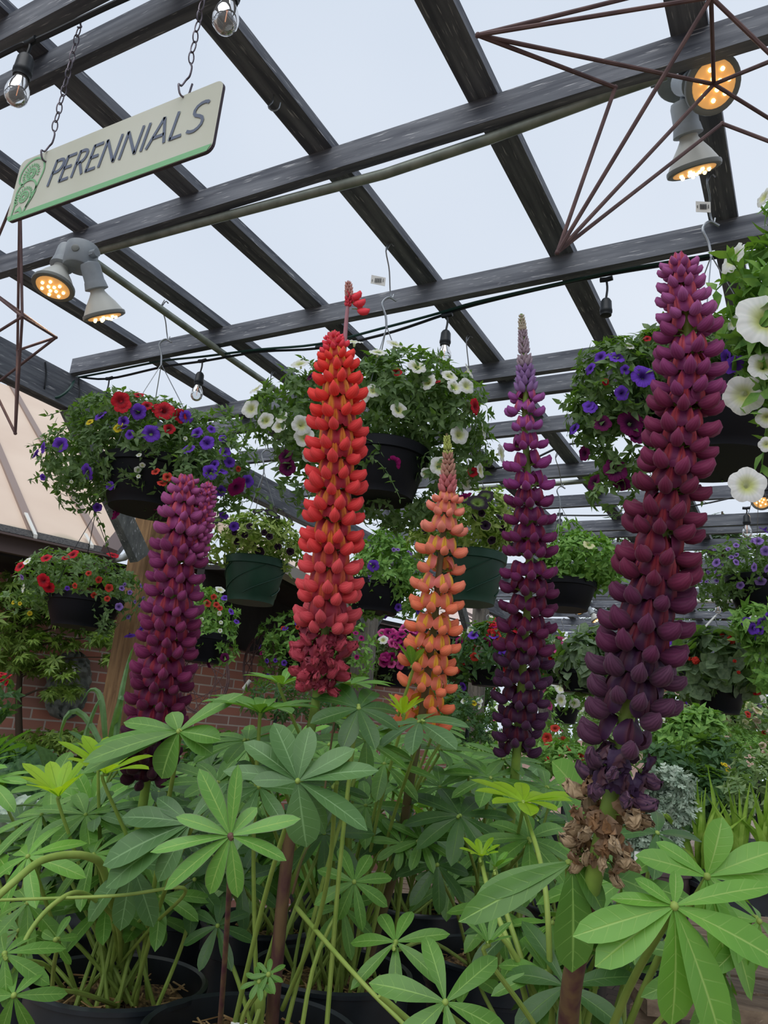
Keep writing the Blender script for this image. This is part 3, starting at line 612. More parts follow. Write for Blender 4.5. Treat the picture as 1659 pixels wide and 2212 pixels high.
# chains
def chain(name, top, bot, label, hookto):
    t = thing(name, label, 'chain', bot, 'chains holding the sign')
    d = bot-top; L = np.linalg.norm(d); ax = nrm(d); nlk = int(L/.021)
    for i in range(nlk):
        c = top+ax*(i+.5)*L/nlk; side = frame(ax)[:, i % 2]; m = M()
        pts = [c+ax*(.0125*math.cos(a))*1.0+side*.0058*math.sin(a) for a in np.linspace(0, 2*math.pi, 15)]
        m.tube(pts, .0013, 5, False); m.build('link', CHAIN, t)
    m = M(); s = V(1, 0, 0)
    m.tube(curve([bot, bot+V(.006, 0, -.012), bot+V(.005, 0, -.03), bot+V(-.002, 0, -.036), bot+V(-.006, -.004, -.05), hookto+V(-.004, -.012, .015), hookto+V(-.002, -.006, -.002), hookto+V(.002, .006, .002), hookto+V(.006, .008, .03)], 30), .0018, 6); m.build('s_hook', CHAIN, t)
    m = M(); m.tube(curve([top+V(0, 0, .03), top+V(0, 0, .01), top+V(.006, 0, 0), top, top+V(-.006, 0, .004)], 10), .002, 6); m.build('screw_hook', CHAIN, t)
h1 = ony(100, 347, SY); h2 = ony(397, 207, SY); tz = ZT-.0494*H
chain('sign_chain', V(h1[0], SY, tz-.02), V(h1[0], SY, h1[2]+.07), 'left rusty chain holding the sign beside its fern emblem', h1)
chain('sign_chain', V(h2[0], SY, tz-.02), V(h2[0], SY, h2[2]+.07), 'right rusty chain holding the sign above the last letters', h2)
# screw hooks left empty under a batten
def screw_hook(p, label, s=1.0):
    m = M(); m.tube(curve([p, p-UPW*.02*s, p-UPW*.035*s-RGT*.008*s, p-UPW*.045*s+RGT*.004*s, p-UPW*.038*s+RGT*.016*s, p-UPW*.02*s+RGT*.018*s], 14), .0018*s, 6); return tag(m.build('screw_hook', GALV), label, 'hook')
screw_hook(onz(591, 205, ZT), 'small empty screw hook under the batten right of the sign')

# ---- rusty rod ornaments
def rods(name, label, nodes_, edges, r=.003, top=None):
    t = thing(name, label, 'garden ornament', nodes_[0])
    for a, b in edges: m = M(); m.tube([nodes_[a], nodes_[b]], r, 7); m.build('rod', RUST, t)
    m = M(); [m.ball(q, r*1.35, 6, 5) for q in nodes_]; m.build('weld', RUST, t)
    return t
N_ = [P(1032, 76, 1.02), P(1329, 189, 1.12), P(1204, 545, 1.08), P(1536, -6, 1.0), P(1542, 182, 1.16), P(1560, 267, 1.22), P(1675, 128, 1.0), P(1700, 280, 1.25), P(1500, -40, 1.1), P(1705, 322, 1.15)]
rods('star_ornament', 'hanging star ornament of welded rusty rods in front of the upper right floodlight', N_,
     [(0, 8), (0, 3), (0, 4), (0, 1), (1, 2), (3, 2), (4, 2), (5, 2), (3, 4), (3, 6), (4, 6), (4, 7), (5, 9), (8, 3)], .0030)
N_ = [P(43, 400, 1.9), P(48, 684, 1.82), P(-45, 610, 1.95), P(-50, 745, 1.9), P(121, 729, 1.95), P(38, 757, 2.0), P(33, 936, 1.92), P(-60, 745, 2.0), P(-75, 880, 2.05)]
rods('star_ornament', 'hanging star ornament of rusty rods at the left edge below the sign', N_,
     [(0, 1), (0, 5), (0, 2), (1, 2), (1, 3), (1, 4), (4, 5), (1, 6), (5, 6), (7, 6), (3, 7), (4, 8), (2, 4)], .0034)

# ================================================================== LUPINS
def leaflet(m, o, d, nn, L, wd, droop, fold=.18, seg=9, curl=0., rs=None, mi=0):
    ds = nrm(d); nn = nrm(nn-ds*np.dot(nn, ds)); x = np.cross(ds, nn); G = []; U = []
    pos = np.array(o, float); dd = ds.copy(); N = nn.copy(); step_ = L/seg; ph = rs.rand()*6; wv = .02+.03*rs.rand()
    for i in range(seg+1):
        t = i/seg; w_ = wd*(.10+.90*math.sin(math.pi*(t**1.45))**.66) if t < 1 else 0.0
        if t == 0: w_ = wd*.10
        w_ = w_ if t < .97 else wd*.02
        row = []
        for j in (-1, -.5, 0, .5, 1):
            row.append(pos+x*(w_*j)+N*(fold*abs(j)*w_+(wv*L*.35*math.sin(ph+t*9)*(abs(j)**2) if j else 0)*(1 if j > 0 else -1)*.35))
            U.append((j, t))
        G.append(row)
        ang = (droop+curl*t*t*2)/seg; c, s = math.cos(ang), math.sin(ang); dd, N = dd*c-N*s, N*c+dd*s; pos = pos+dd*step_
    m.grid(np.array(G), U, mi)
def palm_leaf(hub, crown, R, n, nr, nu, ntc, cup, col, rs, parent, wd=.145, droop=.35, gap=0, start=None, stalk=True, pr=.0022, sm=None, uneven=.16, bend=.3):
    """whorl of leaflets on a long stalk; normal = nr*right + nu*up + nt*toward visitor"""
    nn = nrm(RGT*nr+UPW*nu+TOC*ntc); Fm = frame(nn, UPW if abs(nn[2]) < .8 else TOC); m = M(); a0 = rs.rand()*6.28 if start is None else R_(start)
    for i in range(n):
        a = a0+(2*math.pi-R_(gap))*(i+.5)/n+rs.normal()*.05; c_ = cup+rs.normal()*.08
        d = (Fm[:, 0]*math.cos(a)+Fm[:, 1]*math.sin(a))*math.cos(c_)+nn*math.sin(c_)
        gl = nrm(-UPW*.0+d); side = nn*math.cos(c_)-(Fm[:, 0]*math.cos(a)+Fm[:, 1]*math.sin(a))*math.sin(c_)
        leaflet(m, hub+d*R*.02, d, side, R*(1.02-uneven+uneven*2*rs.rand()), R*wd*(.9+.25*rs.rand()), droop*(.6+.8*rs.rand()), rs=rs)
    o = m.build('leaf', [LF[col]], parent)
    m = M(); m.ball(hub, pr*1.25, 8, 5); 
    if stalk:
        c0 = np.asarray(crown); midp = lerp(c0, hub, .55)+UPW*np.linalg.norm(hub-c0)*.10*bend+RGT*rs.normal()*.006
        e = hub-nn*.012 if np.dot(nn, hub-c0) > 0 else hub-UPW*.004
        m.tube(curve([c0, midp, e, hub], 14), np.linspace(pr*1.25, pr*.8, 14), 7)
    m.build('leaf_stalk', sm or STEM, o); return o

def floret_mesh(name, mk, mb, wither=0, seed=0):
    """pea flower: inflated beaked wing pouch in front, folded upright banner behind; +X outwards, +Z up; 1 unit = 16 mm"""
    rs = np.random.RandomState(seed); m = M()
    sp_x = [(.06, .0), (.22, -.05), (.42, -.08), (.62, -.06), (.80, .01), (.94, .15), (1.0, .30)]
    hw_ = [.06, .17, .26, .295, .255, .14, .015]; hh = [.08, .20, .28, .30, .27, .185, .03]
    G = []; nseg = 16
    for i, (x, z) in enumerate(sp_x):
        T = np.array(sp_x[min(i+1, 6)])-np.array(sp_x[max(i-1, 0)]); T = T/np.linalg.norm(T); N = np.array([-T[1], T[0]]); row = []
        for j in range(nseg):
            a = 2*math.pi*j/nseg; ca, sa = math.cos(a), math.sin(a)
            cy = hw_[i]*math.copysign(abs(ca)**.9, ca)*(1-.60*max(0, sa)**1.5); cz = hh[i]*sa*(1.12 if sa > 0 else 1)
            row.append((x+N[0]*cz, cy, z+N[1]*cz))
        G.append(row)
    G = np.array(G)
    if wither: G += rs.normal(size=G.shape)*.05*wither; G[:, :, 1] *= (1-.25*wither)
    m.grid(G, [[j/nseg, i/6] for i in range(7) for j in range(nseg)], 0, close=True)
    B = []; U = []; nu_, nv_ = 11, 8
    for i in range(nv_):
        v = i/(nv_-1); row = []; ww = .07+.44*math.sin(math.pi*min(1, (v*.9+.08))**.75)**.8*(1 if v < .9 else .92)
        for j in range(nu_):
            u = j/(nu_-1)*2-1; au = abs(u)
            x = .24+.26*v*(1-v)*1.4-.06*v - .26*au**1.7*(.4+.7*v)*(1 if not wither else 1.3) + (.07*math.exp(-((au-.13)/.10)**2)) - .05*math.exp(-(u/.06)**2)
            z = -.02+1.12*v-.12*au**2*(v**2)+.03*math.exp(-((au-.2)/.15)**2)*v
            row.append((x, u*ww, z)); U.append((u, v))
        B.append(row)
    B = np.array(B)
    if wither: B += rs.normal(size=B.shape)*.05*wither; B[:, :, 2] *= .8
    m.grid(B, U, 1)
    m.k = 2; m.tube([(-.42, 0, -.06), (-.1, 0, 0), (.16, 0, .0)], [.03, .035, .06], 6); m.lathe([(.0001, 0), (.09, .03), (.11, .12), (.08, .2)], (.02, 0, .0), frame((1, 0, .2)), 8)
    return m.mesh(name, [mk, mb, SPG])
def banner_mat(name, c, acc, edge):
    m = bpy.data.materials.new(name); m.use_nodes = True; n = m.node_tree; b = n.nodes['Principled BSDF']; b.inputs['Roughness'].default_value = .5; b.inputs['Specular IOR Level'].default_value = .3
    uv = n.nodes.new('ShaderNodeUVMap'); sp = n.nodes.new('ShaderNodeSeparateXYZ'); n.links.new(uv.outputs[0], sp.inputs[0]); ax = math_(n, 'ABSOLUTE', sp.outputs[0])
    k = math_(n, 'MULTIPLY', math_(n, 'SUBTRACT', .42, ax), 5, clamp=True); k = math_(n, 'MULTIPLY', k, math_(n, 'MULTIPLY', math_(n, 'SUBTRACT', 1.08, sp.outputs[1]), 3, clamp=True))
    lnk = math_(n, 'MULTIPLY', math_(n, 'SUBTRACT', .05, ax), 25, clamp=True)
    col = mixc(n, k, lin(c), lin(acc)); col = mixc(n, math_(n, 'MULTIPLY', lnk, .5), col, lin(c))
    e = math_(n, 'MULTIPLY', math_(n, 'SUBTRACT', ax, .85), 6, clamp=True); col = mixc(n, math_(n, 'MULTIPLY', e, .5), col, lin(edge))
    n.links.new(col, b.inputs['Base Color']); addtrans(m, .25, tuple(int(q) for q in acc)); return m
def keel_mat(name, c, c2, tipc):
    m = bpy.data.materials.new(name); m.use_nodes = True; n = m.node_tree; b = n.nodes['Principled BSDF']; b.inputs['Roughness'].default_value = .6; b.inputs['Specular IOR Level'].default_value = .2
    b.inputs['Sheen Weight'].default_value = .08; b.inputs['Sheen Roughness'].default_value = .5
    uv = n.nodes.new('ShaderNodeUVMap'); sp = n.nodes.new('ShaderNodeSeparateXYZ'); n.links.new(uv.outputs[0], sp.inputs[0])
    # fine ribs along the wing, pale seam on top
    rib = math_(n, 'MULTIPLY', math_(n, 'ADD', math_(n, 'SINE', math_(n, 'MULTIPLY', sp.outputs[0], 88)), 1), .5)
    col = mixc(n, rib, lin(c), lin(c2)); seam = math_(n, 'MULTIPLY', math_(n, 'SUBTRACT', .022, math_(n, 'ABSOLUTE', math_(n, 'SUBTRACT', sp.outputs[0], .25))), 60, clamp=True)
    col = mixc(n, math_(n, 'MULTIPLY', seam, .7), col, lin(tipc)); n.links.new(col, b.inputs['Base Color']); addtrans(m, .12, c); return m
def budmesh(name, mt):
    m = M(); G = []; ns = 10
    for i in range(7):
        t = i/6; r = .26*math.sin(math.pi*(.06+.9*t)**.8)**.9; G.append([(-.05+.95*t, r*math.cos(a)*.9, r*math.sin(a)+.12*t*t) for a in np.arange(ns)*2*math.pi/ns])
    m.grid(np.array(G), [[j/ns, i/6] for i in range(7) for j in range(ns)], close=True); return m.mesh(name, [mt])
def shade(c, k): return tuple(max(0, min(255, int(q*k))) for q in c)
def spike(parent, name, axis, hws, bands, rowd, seed, stem_r, stemm, parts=100, k_per=8, bud_below=1.0, label=None, gaps=None, open_top=0.0):
    """axis: [(px,py,D)...] top to bottom; hws: [(py, half width px)]; bands: [(py_to, keel, keel2, banner, accent, kind)] kind f|w|b"""
    rs = np.random.RandomState(seed); A = [P(x, y, D) for x, y, D in axis]; ys = [a[1] for a in axis]; C = curve(A, 140)
    yp = np.interp(np.linspace(0, len(axis)-1, 140), range(len(axis)), ys); Dp = np.interp(np.linspace(0, len(axis)-1, 140), range(len(axis)), [a[2] for a in axis])
    m = M(); m.tube(C[::-1], np.interp(np.arange(140)[::-1], [0, 20, 139], [stem_r*.25, stem_r*.55, stem_r]), 12); root = m.build('flower_spike', stemm, parent)
    if label: root['label'] = label
    meshes = []
    for bi, (yt, kc, k2, bc, ac, kind) in enumerate(bands):
        if kind == 'b': meshes.append([budmesh('bud', keel_mat(name+'_bud_%d' % bi, kc, k2, ac))]); continue
        km = keel_mat(name+'_wing_%d' % bi, kc, k2, tuple(min(255, q+38) for q in k2)); bm_ = banner_mat(name+'_banner_%d' % bi, bc, ac, tuple(min(255, q+25) for q in bc))
        meshes.append([floret_mesh('floret', km, bm_, {'f': .12, 'w': 1.0, 'x': 1.5}[kind], 10*bi+q) for q in range(3)])
    seglen = np.concatenate([[0], np.cumsum(np.linalg.norm(np.diff(C, axis=0), axis=1))]); s = 0.004; row = 0; items = []
    while s < seglen[-1]:
        i = int(np.searchsorted(seglen, s)); i = min(max(i, 1), 138); c = C[i]; y = yp[i]; D = Dp[i]; hw = interp(y, [h[0] for h in hws], [h[1] for h in hws])*D/F
        if y > hws[-1][0]: break
        bi = next((q for q, b in enumerate(bands) if y <= b[0]), len(bands)-1); kind = bands[bi][5]
        T = nrm(C[i-1]-C[i+1]); Fm = frame(T, RGT); sc = min(.0212, hw*.64) if kind != 'b' else hw*.82
        if kind == 'x': sc *= .82
        if kind == 'w': sc *= .88
        skip = 0
        if gaps:
            for g0_, g1_, pr_ in gaps:
                if g0_ <= y <= g1_: skip = pr_
        kk = k_per if kind != 'b' else 7
        rd = rowd*min(1.0, max(.33, sc/.0200)) if kind != 'b' else max(.0035, sc*.55)
        for j in range(kk):
            if rs.rand() < skip: continue
            a = (j+(row % 2)*.5+rs.normal()*.10)*2*math.pi/kk; rad = Fm[:, 0]*math.cos(a)+Fm[:, 1]*math.sin(a)
            tilt = {'f': .12+rs.normal()*.10, 'w': -.1+rs.normal()*.3, 'b': .75, 'x': -.45+rs.normal()*.5}[kind]
            xo = nrm(rad*math.cos(tilt)+T*math.sin(tilt)); zo = nrm(T-xo*np.dot(T, xo)); yo = np.cross(zo, xo)
            if kind in 'wx': zo = nrm(zo+rs.normal(size=3)*.35); zo = nrm(zo-xo*np.dot(zo, xo)); yo = np.cross(zo, xo)
            base = c+rad*max(.0, hw-sc*1.0)+T*rs.normal()*.0012
            if kind == 'b': base = c+rad*max(0, hw*.25)
            Rm = np.stack([xo, yo, zo], 1); me = meshes[bi][rs.randint(len(meshes[bi]))]
            items.append((np.dot(rad, nrm(CAM-c)), me, Rm, base, sc*(.93+.14*rs.rand()), kind))
        s += rd; row += 1
    nf = len(items); items.sort(key=lambda q: -q[0]); fl = items
    for q in fl[:parts]: ob('bud' if q[5] == 'b' else 'floret', q[1], root, mw(q[2], q[3], q[4]))
    rest = fl[parts:]
    if rest:
        mats = []; mm = M(); cache = {}
        for _, me, Rm, b, sc, kd in rest:
            if me.name not in cache:
                vv = np.empty(len(me.vertices)*3); me.vertices.foreach_get('co', vv); cache[me.name] = (vv.reshape(-1, 3), [tuple(p.vertices) for p in me.polygons], [p.material_index for p in me.polygons])
                uvl = me.uv_layers[0]; uvv = np.zeros((len(me.vertices), 2))
                for lp, d_ in zip(me.loops, uvl.data): uvv[lp.vertex_index] = d_.uv
                cache[me.name] += (uvv,)
            vv, ff, mi, uvv = cache[me.name]
            v2 = vv@(Rm*sc).T+b; loc = []
            for mt in me.materials:
                if mt not in mats: mats.append(mt)
                loc.append(mats.index(mt))
            n0 = mm.n; mm.v.append(v2); mm.f += [tuple(i+n0 for i in q) for q in ff]; mm.uv.append(uvv); mm.mi += [loc[q] for q in mi]; mm.n += len(v2)
        o = mm.build('floret_mass', mats, root); o['kind'] = 'stuff'; o['label'] = 'remaining florets round the back of the spike'
    return root

RIM = CAM[2]-.33; BZ = RIM-.185
def nursery_pot(t, c, r, h=.185, chips=60, rs=None, soil=True):
    m = M(); m.lathe([(r*.80, -h), (r*.80, -h), (r*.95, -.045), (r*.99, -.043), (r*1.0, -.006), (r*1.035, -.005), (r*1.035, .0), (r*1.0, .003), (r*.965, .0), (r*.955, -.03), (r*.95, -.05)], c, n=56); m.f.pop(); m.mi.pop(); m.build('pot', POT, t)
    m = M(); G = [[c+V(r*.95*q*math.cos(a), r*.95*q*math.sin(a), -.028+.006*math.sin(7*a+q*9)-.004*q) for a in np.arange(28)*2*math.pi/28] for q in (0.01, .3, .6, .85, 1)]; m.grid(G, [[0, 0]]*140, close=True)
    so = m.build('potting_mix', SOIL, t)
    m = M()
    for i in range(chips):
        a = rs.rand()*6.28; q = r*.88*math.sqrt(rs.rand()); m.box(c+V(q*math.cos(a), q*math.sin(a), -.022+rs.rand()*.006), (.014+.012*rs.rand(), .002, .0012), frame(rs.normal(size=3)*.25+V(0, 0, 1), rs.normal(size=3)))
    tagk(m.build('bark_chips', CHIP, so, False), 'stuff')
def lupin(name_label, cpix, r, seed, chips=80, c=None):
    rs = np.random.RandomState(seed); c = onz(cpix[0], cpix[1], RIM) if c is None else c
    t = thing('potted_lupin', name_label, 'lupin', V(c[0], c[1], BZ), None); nursery_pot(t, c, r, chips=chips, rs=rs); return t, c, rs
def crown(c, rs, s=.055): return c+V(rs.normal()*s*.6, rs.normal()*s*.6, -.025)
def fill(t, c, rs, n, rad, h0, h1, R0, R1, cols, cup=(-.3, .5), D=None):
    for i in range(n):
        a = rs.rand()*6.28; q = rad*math.sqrt(rs.rand()); h = lerp(h0, h1, rs.rand()*(1-.4*q/rad)); hub = c+V(q*math.cos(a), q*math.sin(a), h)
        o = nrm(V(math.cos(a), math.sin(a), 0)*(q/rad)*.9+UPW+TOC*.35)
        palm_leaf(hub, crown(c, rs), lerp(R0, R1, rs.rand()), rs.randint(7, 10), np.dot(o, RGT), o[2], np.dot(o, TOC), lerp(cup[0], cup[1], rs.rand()), cols[rs.randint(len(cols))], rs, t, droop=.5, wd=.15)
def leaves(t, c, rs, L):
    for q in L:
        x, y, D, Rp, n_, (a, b, cc), cup, col = q[:8]; kw = q[8] if len(q) > 8 else {}
        palm_leaf(P(x, y, D), crown(c, rs), Rp*D/F, n_, a, b, cc, cup, col, rs, t, **kw)

def sleaf(t, c, rs, hub, D, col, tips, wd=.16, stalk=True, sm=None, pr=.0024, tocs=.8):
    """leaf whose leaflet tips were measured: tips = (x, y, depth lean, width)"""
    h = P(hub[0], hub[1], D); m = M()
    for q in tips:
        x, y = q[0], q[1]; dz = q[2] if len(q) > 2 else .0; w_ = q[3] if len(q) > 3 else wd
        v = P(x, y, D)-h; L = np.linalg.norm(v); d = nrm(nrm(v)-fw*dz); side = nrm(TOC*tocs+UPW*.6+rs.normal(size=3)*.12)
        leaflet(m, h+d*L*.02, d, side, L*math.sqrt(1+dz*dz)*1.02, L*math.sqrt(1+dz*dz)*w_, .22+.2*rs.rand(), rs=rs)
    o = m.build('leaf', [LF[col]], t); m = M(); m.ball(h, pr*1.2, 8, 5)
    if stalk: c0 = crown(c, rs, .03); m.tube(curve([c0, lerp(c0, h, .55)+UPW*.02, h-UPW*.012+fw*.010, h], 14), np.linspace(pr*1.25, pr*.8, 14), 8)
    m.build('leaf_stalk', sm or STEM, o); return o
# --- left, magenta-purple spike
t1, c1_, rs = lupin('potted lupin with magenta purple spike at left, standing in the leftmost black pot', (255, 2118), .108, 1)
bandsL = [(1040, (176, 90, 150), (190, 104, 160), (176, 84, 146), (224, 104, 120), 'f'), (1180, (146, 68, 122), (162, 82, 136), (150, 62, 122), (212, 92, 106), 'f'), (1320, (118, 44, 92), (132, 54, 104), (124, 42, 94), (170, 62, 76), 'f'),
          (1460, (112, 36, 80), (126, 46, 90), (114, 34, 82), (156, 50, 66), 'f'), (1560, (92, 26, 62), (106, 34, 72), (98, 28, 70), (136, 38, 58), 'f'), (1700, (60, 24, 48), (72, 30, 56), (60, 24, 52), (74, 26, 48), 'f')]
spike(t1, 'magenta_lupin', [(402, 1030, .97), (392, 1120, .97), (382, 1230, .97), (366, 1350, .97), (350, 1470, .97), (330, 1580, .97), (316, 1690, .98), (305, 1760, .98), (285, 1900, .98), (265, 2080, .985)],
      [(1020, 16), (1050, 34), (1090, 50), (1160, 60), (1300, 66), (1450, 70), (1560, 68), (1690, 62)], bandsL, .0196, 5, .0068, SPG, label='magenta purple flower spike darkening towards its base')
spike(t1, 'magenta_side', [(452, 1040, .975), (440, 1100, .975), (424, 1160, .975), (410, 1220, .97)], [(1038, 10), (1060, 20), (1120, 30), (1200, 34)], [(1300, (160, 78, 138), (176, 90, 148), (160, 70, 132), (222, 98, 112), 'f')], .014, 6, .003, SPG, parts=20, k_per=6, label='short side tip of the purple spike')
leaves(t1, c1_, rs, [
 (127, 1722, .94, 98, 9, (-.15, 1, .35), .85, 'young', dict(wd=.15)), (228, 1672, .92, 112, 10, (.05, 1, .3), .7, 'young', dict(wd=.15)), (215, 1655, 1.0, 70, 7, (0, 1, .1), .9, 'young'),
 (202, 1846, .9, 130, 7, (-.4, .7, .5), -.2, 'mid'), (90, 1760, 1.0, 110, 8, (-.3, .8, .4), 0, 'mid'), (60, 1850, .86, 120, 7, (-.3, .6, .6), -.3, 'light'), (10, 2060, .72, 110, 7, (-.2, .6, .7), -.5, 'mid'),
 (30, 2150, .70, 100, 6, (0, .3, .9), -.5, 'mid'), (120, 2030, .78, 60, 5, (0, .3, 1), -.6, 'mid'), (60, 1950, .9, 110, 7, (0, .6, .6), -.4, 'mid'), (420, 1900, .95, 110, 8, (.2, .7, .6), -.2, 'dark'), (185, 1760, .98, 110, 8, (0, .8, .5), 0, 'mid'),
 (330, 1780, 1.02, 110, 8, (.1, .8, .4), .1, 'dark'), (470, 1690, .98, 110, 9, (.1, .8, .4), .1, 'mid'), (150, 1900, 1.0, 110, 8, (0, .6, .8), -.1, 'dark'), (40, 2010, .95, 100, 7, (0, .7, .6), -.2, 'mid')])
sleaf(t1, c1_, rs, (386, 1580), .82, 'mid', [(212, 1572, .1, .10), (196, 1624, .35, .10), (216, 1600, .5, .11), (366, 1542, -.5, .42), (476, 1582, .2, .30), (505, 1492, -.2, .13), (345, 1668, .3, .34), (462, 1612, .3, .25), (250, 1560, -.3, .12)])
sleaf(t1, c1_, rs, (286, 1868), .84, 'blue', [(183, 1966, .2, .19), (272, 1991, .3, .19), (345, 1986, .2, .18), (215, 1900, -.2, .16), (372, 1880, -.4, .16)])
sleaf(t1, c1_, rs, (410, 1778), .80, 'blue', [(263, 1750, 0, .17), (229, 1832, .2, .19), (235, 1873, .3, .16), (330, 1728, -.3, .18), (470, 1700, -.5, .17), (500, 1790, -.3, .16), (350, 1880, .4, .18)])
fill(t1, c1_, rs, 14, .13, .06, .24, .05, .07, ['mid', 'dark', 'blue', 'mid'])
def limp(t, pts, D, r, mt=STEM):
    m = M(); m.tube(curve([P(x, y, d) for (x, y), d in zip(pts, D)], 30), np.linspace(r, r*.7, 30), 9); m.build('bent_stalk', mt, t)
limp(t1, [(262, 2085), (230, 1900), (190, 1850), (100, 1855), (30, 1905), (-60, 1990)], [.98, .85, .8, .76, .72, .7], .0045)
limp(t1, [(262, 2085), (250, 1990), (180, 1930), (120, 1950), (60, 2020), (20, 2130)], [.98, .88, .82, .78, .75, .72], .003)
limp(t1, [(250, 2090), (330, 2000), (400, 1920), (250, 1935), (-20, 1945)], [.98, .9, .82, .8, .78], .0022)
# --- red
t2, c2p, rs = lupin('potted lupin with bright red spike and dark stem, standing in the front black pot', (545, 2226), .118, 2, 140)
bandsR = [(642, (206, 166, 150), (196, 130, 130), (0, 0, 0), (204, 150, 140), 'b'), (760, (226, 62, 82), (236, 76, 92), (214, 60, 84), (220, 96, 86), 'f'), (900, (232, 60, 58), (240, 74, 66), (206, 66, 66), (236, 158, 62), 'f'), (1200, (222, 62, 66), (230, 76, 76), (178, 50, 72), (228, 140, 58), 'f'),
          (1290, (214, 70, 78), (222, 86, 90), (180, 58, 76), (206, 104, 70), 'f'), (1370, (196, 68, 80), (206, 84, 92), (160, 56, 76), (180, 70, 76), 'f'), (1500, (164, 54, 72), (176, 70, 84), (140, 48, 68), (150, 56, 70), 'w')]
spike(t2, 'red_lupin', [(718, 715, .86), (728, 790, .86), (730, 900, .86), (724, 1050, .86), (716, 1200, .86), (704, 1350, .86), (690, 1450, .86), (680, 1530, .862), (662, 1620, .865), (632, 1750, .87), (615, 1900, .875), (598, 2080, .88), (588, 2225, .885)],
      [(712, 14), (735, 24), (780, 46), (860, 62), (950, 68), (1100, 68), (1250, 70), (1350, 72), (1440, 66), (1485, 50)], bandsR, .0172, 15, .0066, SPG, label='dense scarlet flower spike with wilted crimson florets at its base')
spike(t2, 'red_tip', [(752, 606, .865), (754, 640, .865), (750, 672, .865), (746, 720, .865), (742, 780, .862)], [(604, 6), (620, 12), (645, 15), (664, 11)], bandsR[:1]+[(690, (216, 66, 86), (228, 78, 94), (204, 60, 84), (220, 80, 86), 'b')], .006, 16, .0028, mat('pink_stem', (170, 120, 130), .6), parts=30, label='thin pink shoot with pale buds above the red spike')
RF = [floret_mesh('floret', keel_mat('red_wing_x', (226, 58, 72), (236, 72, 84), (240, 100, 110)), banner_mat('red_banner_x', (206, 50, 72), (220, 90, 80), (220, 90, 100)), .15, 77)]
for x, y, a in ((775, 655, 0), (785, 668, -20), (768, 645, 20)): ob('floret', RF[0], bpy.data.objects['flower_spike.003'] if 'flower_spike.003' in bpy.data.objects else t2, mw(frame(-nrm(TOC*.3-RGT*.2), UPW)@np.array([[0, 0, -1], [0, 1, 0], [1, 0, 0]]) if 0 else np.stack([nrm(RGT*.9+TOC*.3+UPW*a/60), nrm(np.cross(UPW, RGT*.9+TOC*.3+UPW*a/60)), nrm(np.cross(nrm(RGT*.9+TOC*.3+UPW*a/60), nrm(np.cross(UPW, RGT*.9+TOC*.3+UPW*a/60))))], 1), P(x-14, y, .865), .0145))
# purple-brown lower stem sleeve: the old stalk carries its own colour low down
m = M(); m.tube(curve([P(633, 1750, .868), P(615, 1900, .873), P(598, 2080, .878), P(586, 2225, .883)], 20), np.linspace(.0069, .0078, 20), 12); m.build('lower_stem', STEMP, t2)
leaves(t2, c2p, rs, [
 (563, 1542, .86, 128, 10, (0, 1, .16), .45, 'mid', dict(wd=.17, droop=.5)),  (775, 1530, .84, 110, 8, (.1, .75, .6), -.05, 'dark', dict(wd=.18)), (790, 1600, .9, 110, 8, (.1, .8, .4), .1, 'mid'),
 (765, 1905, .84, 92, 8, (.1, .6, .8), -.25, 'mid'), (560, 2120, .78, 42, 8, (0, .7, .8), 0, 'mid'), (580, 2105, .78, 40, 7, (0, .5, .8), 0, 'mid'), (720, 1700, .88, 80, 7, (.2, .6, .8), -.2, 'dark'),
 (470, 2000, .9, 90, 7, (0, .7, .6), -.2, 'dark'), (700, 1800, .95, 110, 8, (0, .7, .7), 0, 'dark')])
sleaf(t2, c2p, rs, (498, 1805), .66, 'purp', [(434, 1668, -.1, .145), (508, 1664, -.1, .115), (384, 1754, 0, .13), (330, 1818, .1, .10), (355, 1894, .2, .12), (447, 1918, .25, .17), (520, 1926, .25, .15), (621, 1833, .15, .14), (640, 1760, 0, .12), (545, 1752, -.5, .2)], sm=STEMP)
sleaf(t2, c2p, rs, (643, 1687), .72, 'blue', [(596, 1568, -.2, .22), (663, 1580, -.3, .22), (758, 1620, -.2, .17), (808, 1642, 0, .15), (797, 1758, .25, .16), (664, 1813, .3, .28), (486, 1651, 0, .12), (530, 1600, -.2, .17), (554, 1668, .3, .2), (725, 1818, -.3, .14)])
# slender young bud beside the front stem, thin grey stalks
m = M(); m.tube(curve([P(563, 2240, .86), P(563, 2200, .86), P(562, 2160, .86), P(560, 2128, .86)], 10), [.0025, .003, .0032, .004, .005, .006, .0065, .005, .003, .001], 8); m.build('young_shoot', STEM, t2)
limp(t2, [(640, 1960), (700, 2030), (790, 2130), (900, 2240)], [.87, .8, .74, .7], .0028, STEM)
limp(t2, [(610, 2180), (680, 2010), (712, 1870), (724, 1720), (728, 1690)], [.88, .82, .78, .74, .72], .0028, STEM)
limp(t2, [(632, 1930), (655, 1850), (690, 1770), (722, 1560)], [.87, .86, .86, .86], .0016, SPB)
m = M(); tg = P(517, 2222, .84); m.box(tg, (.018, .002, .02), frame(nrm(UPW+TOC), RGT)); m.build('plant_label', CARD, t2, False)
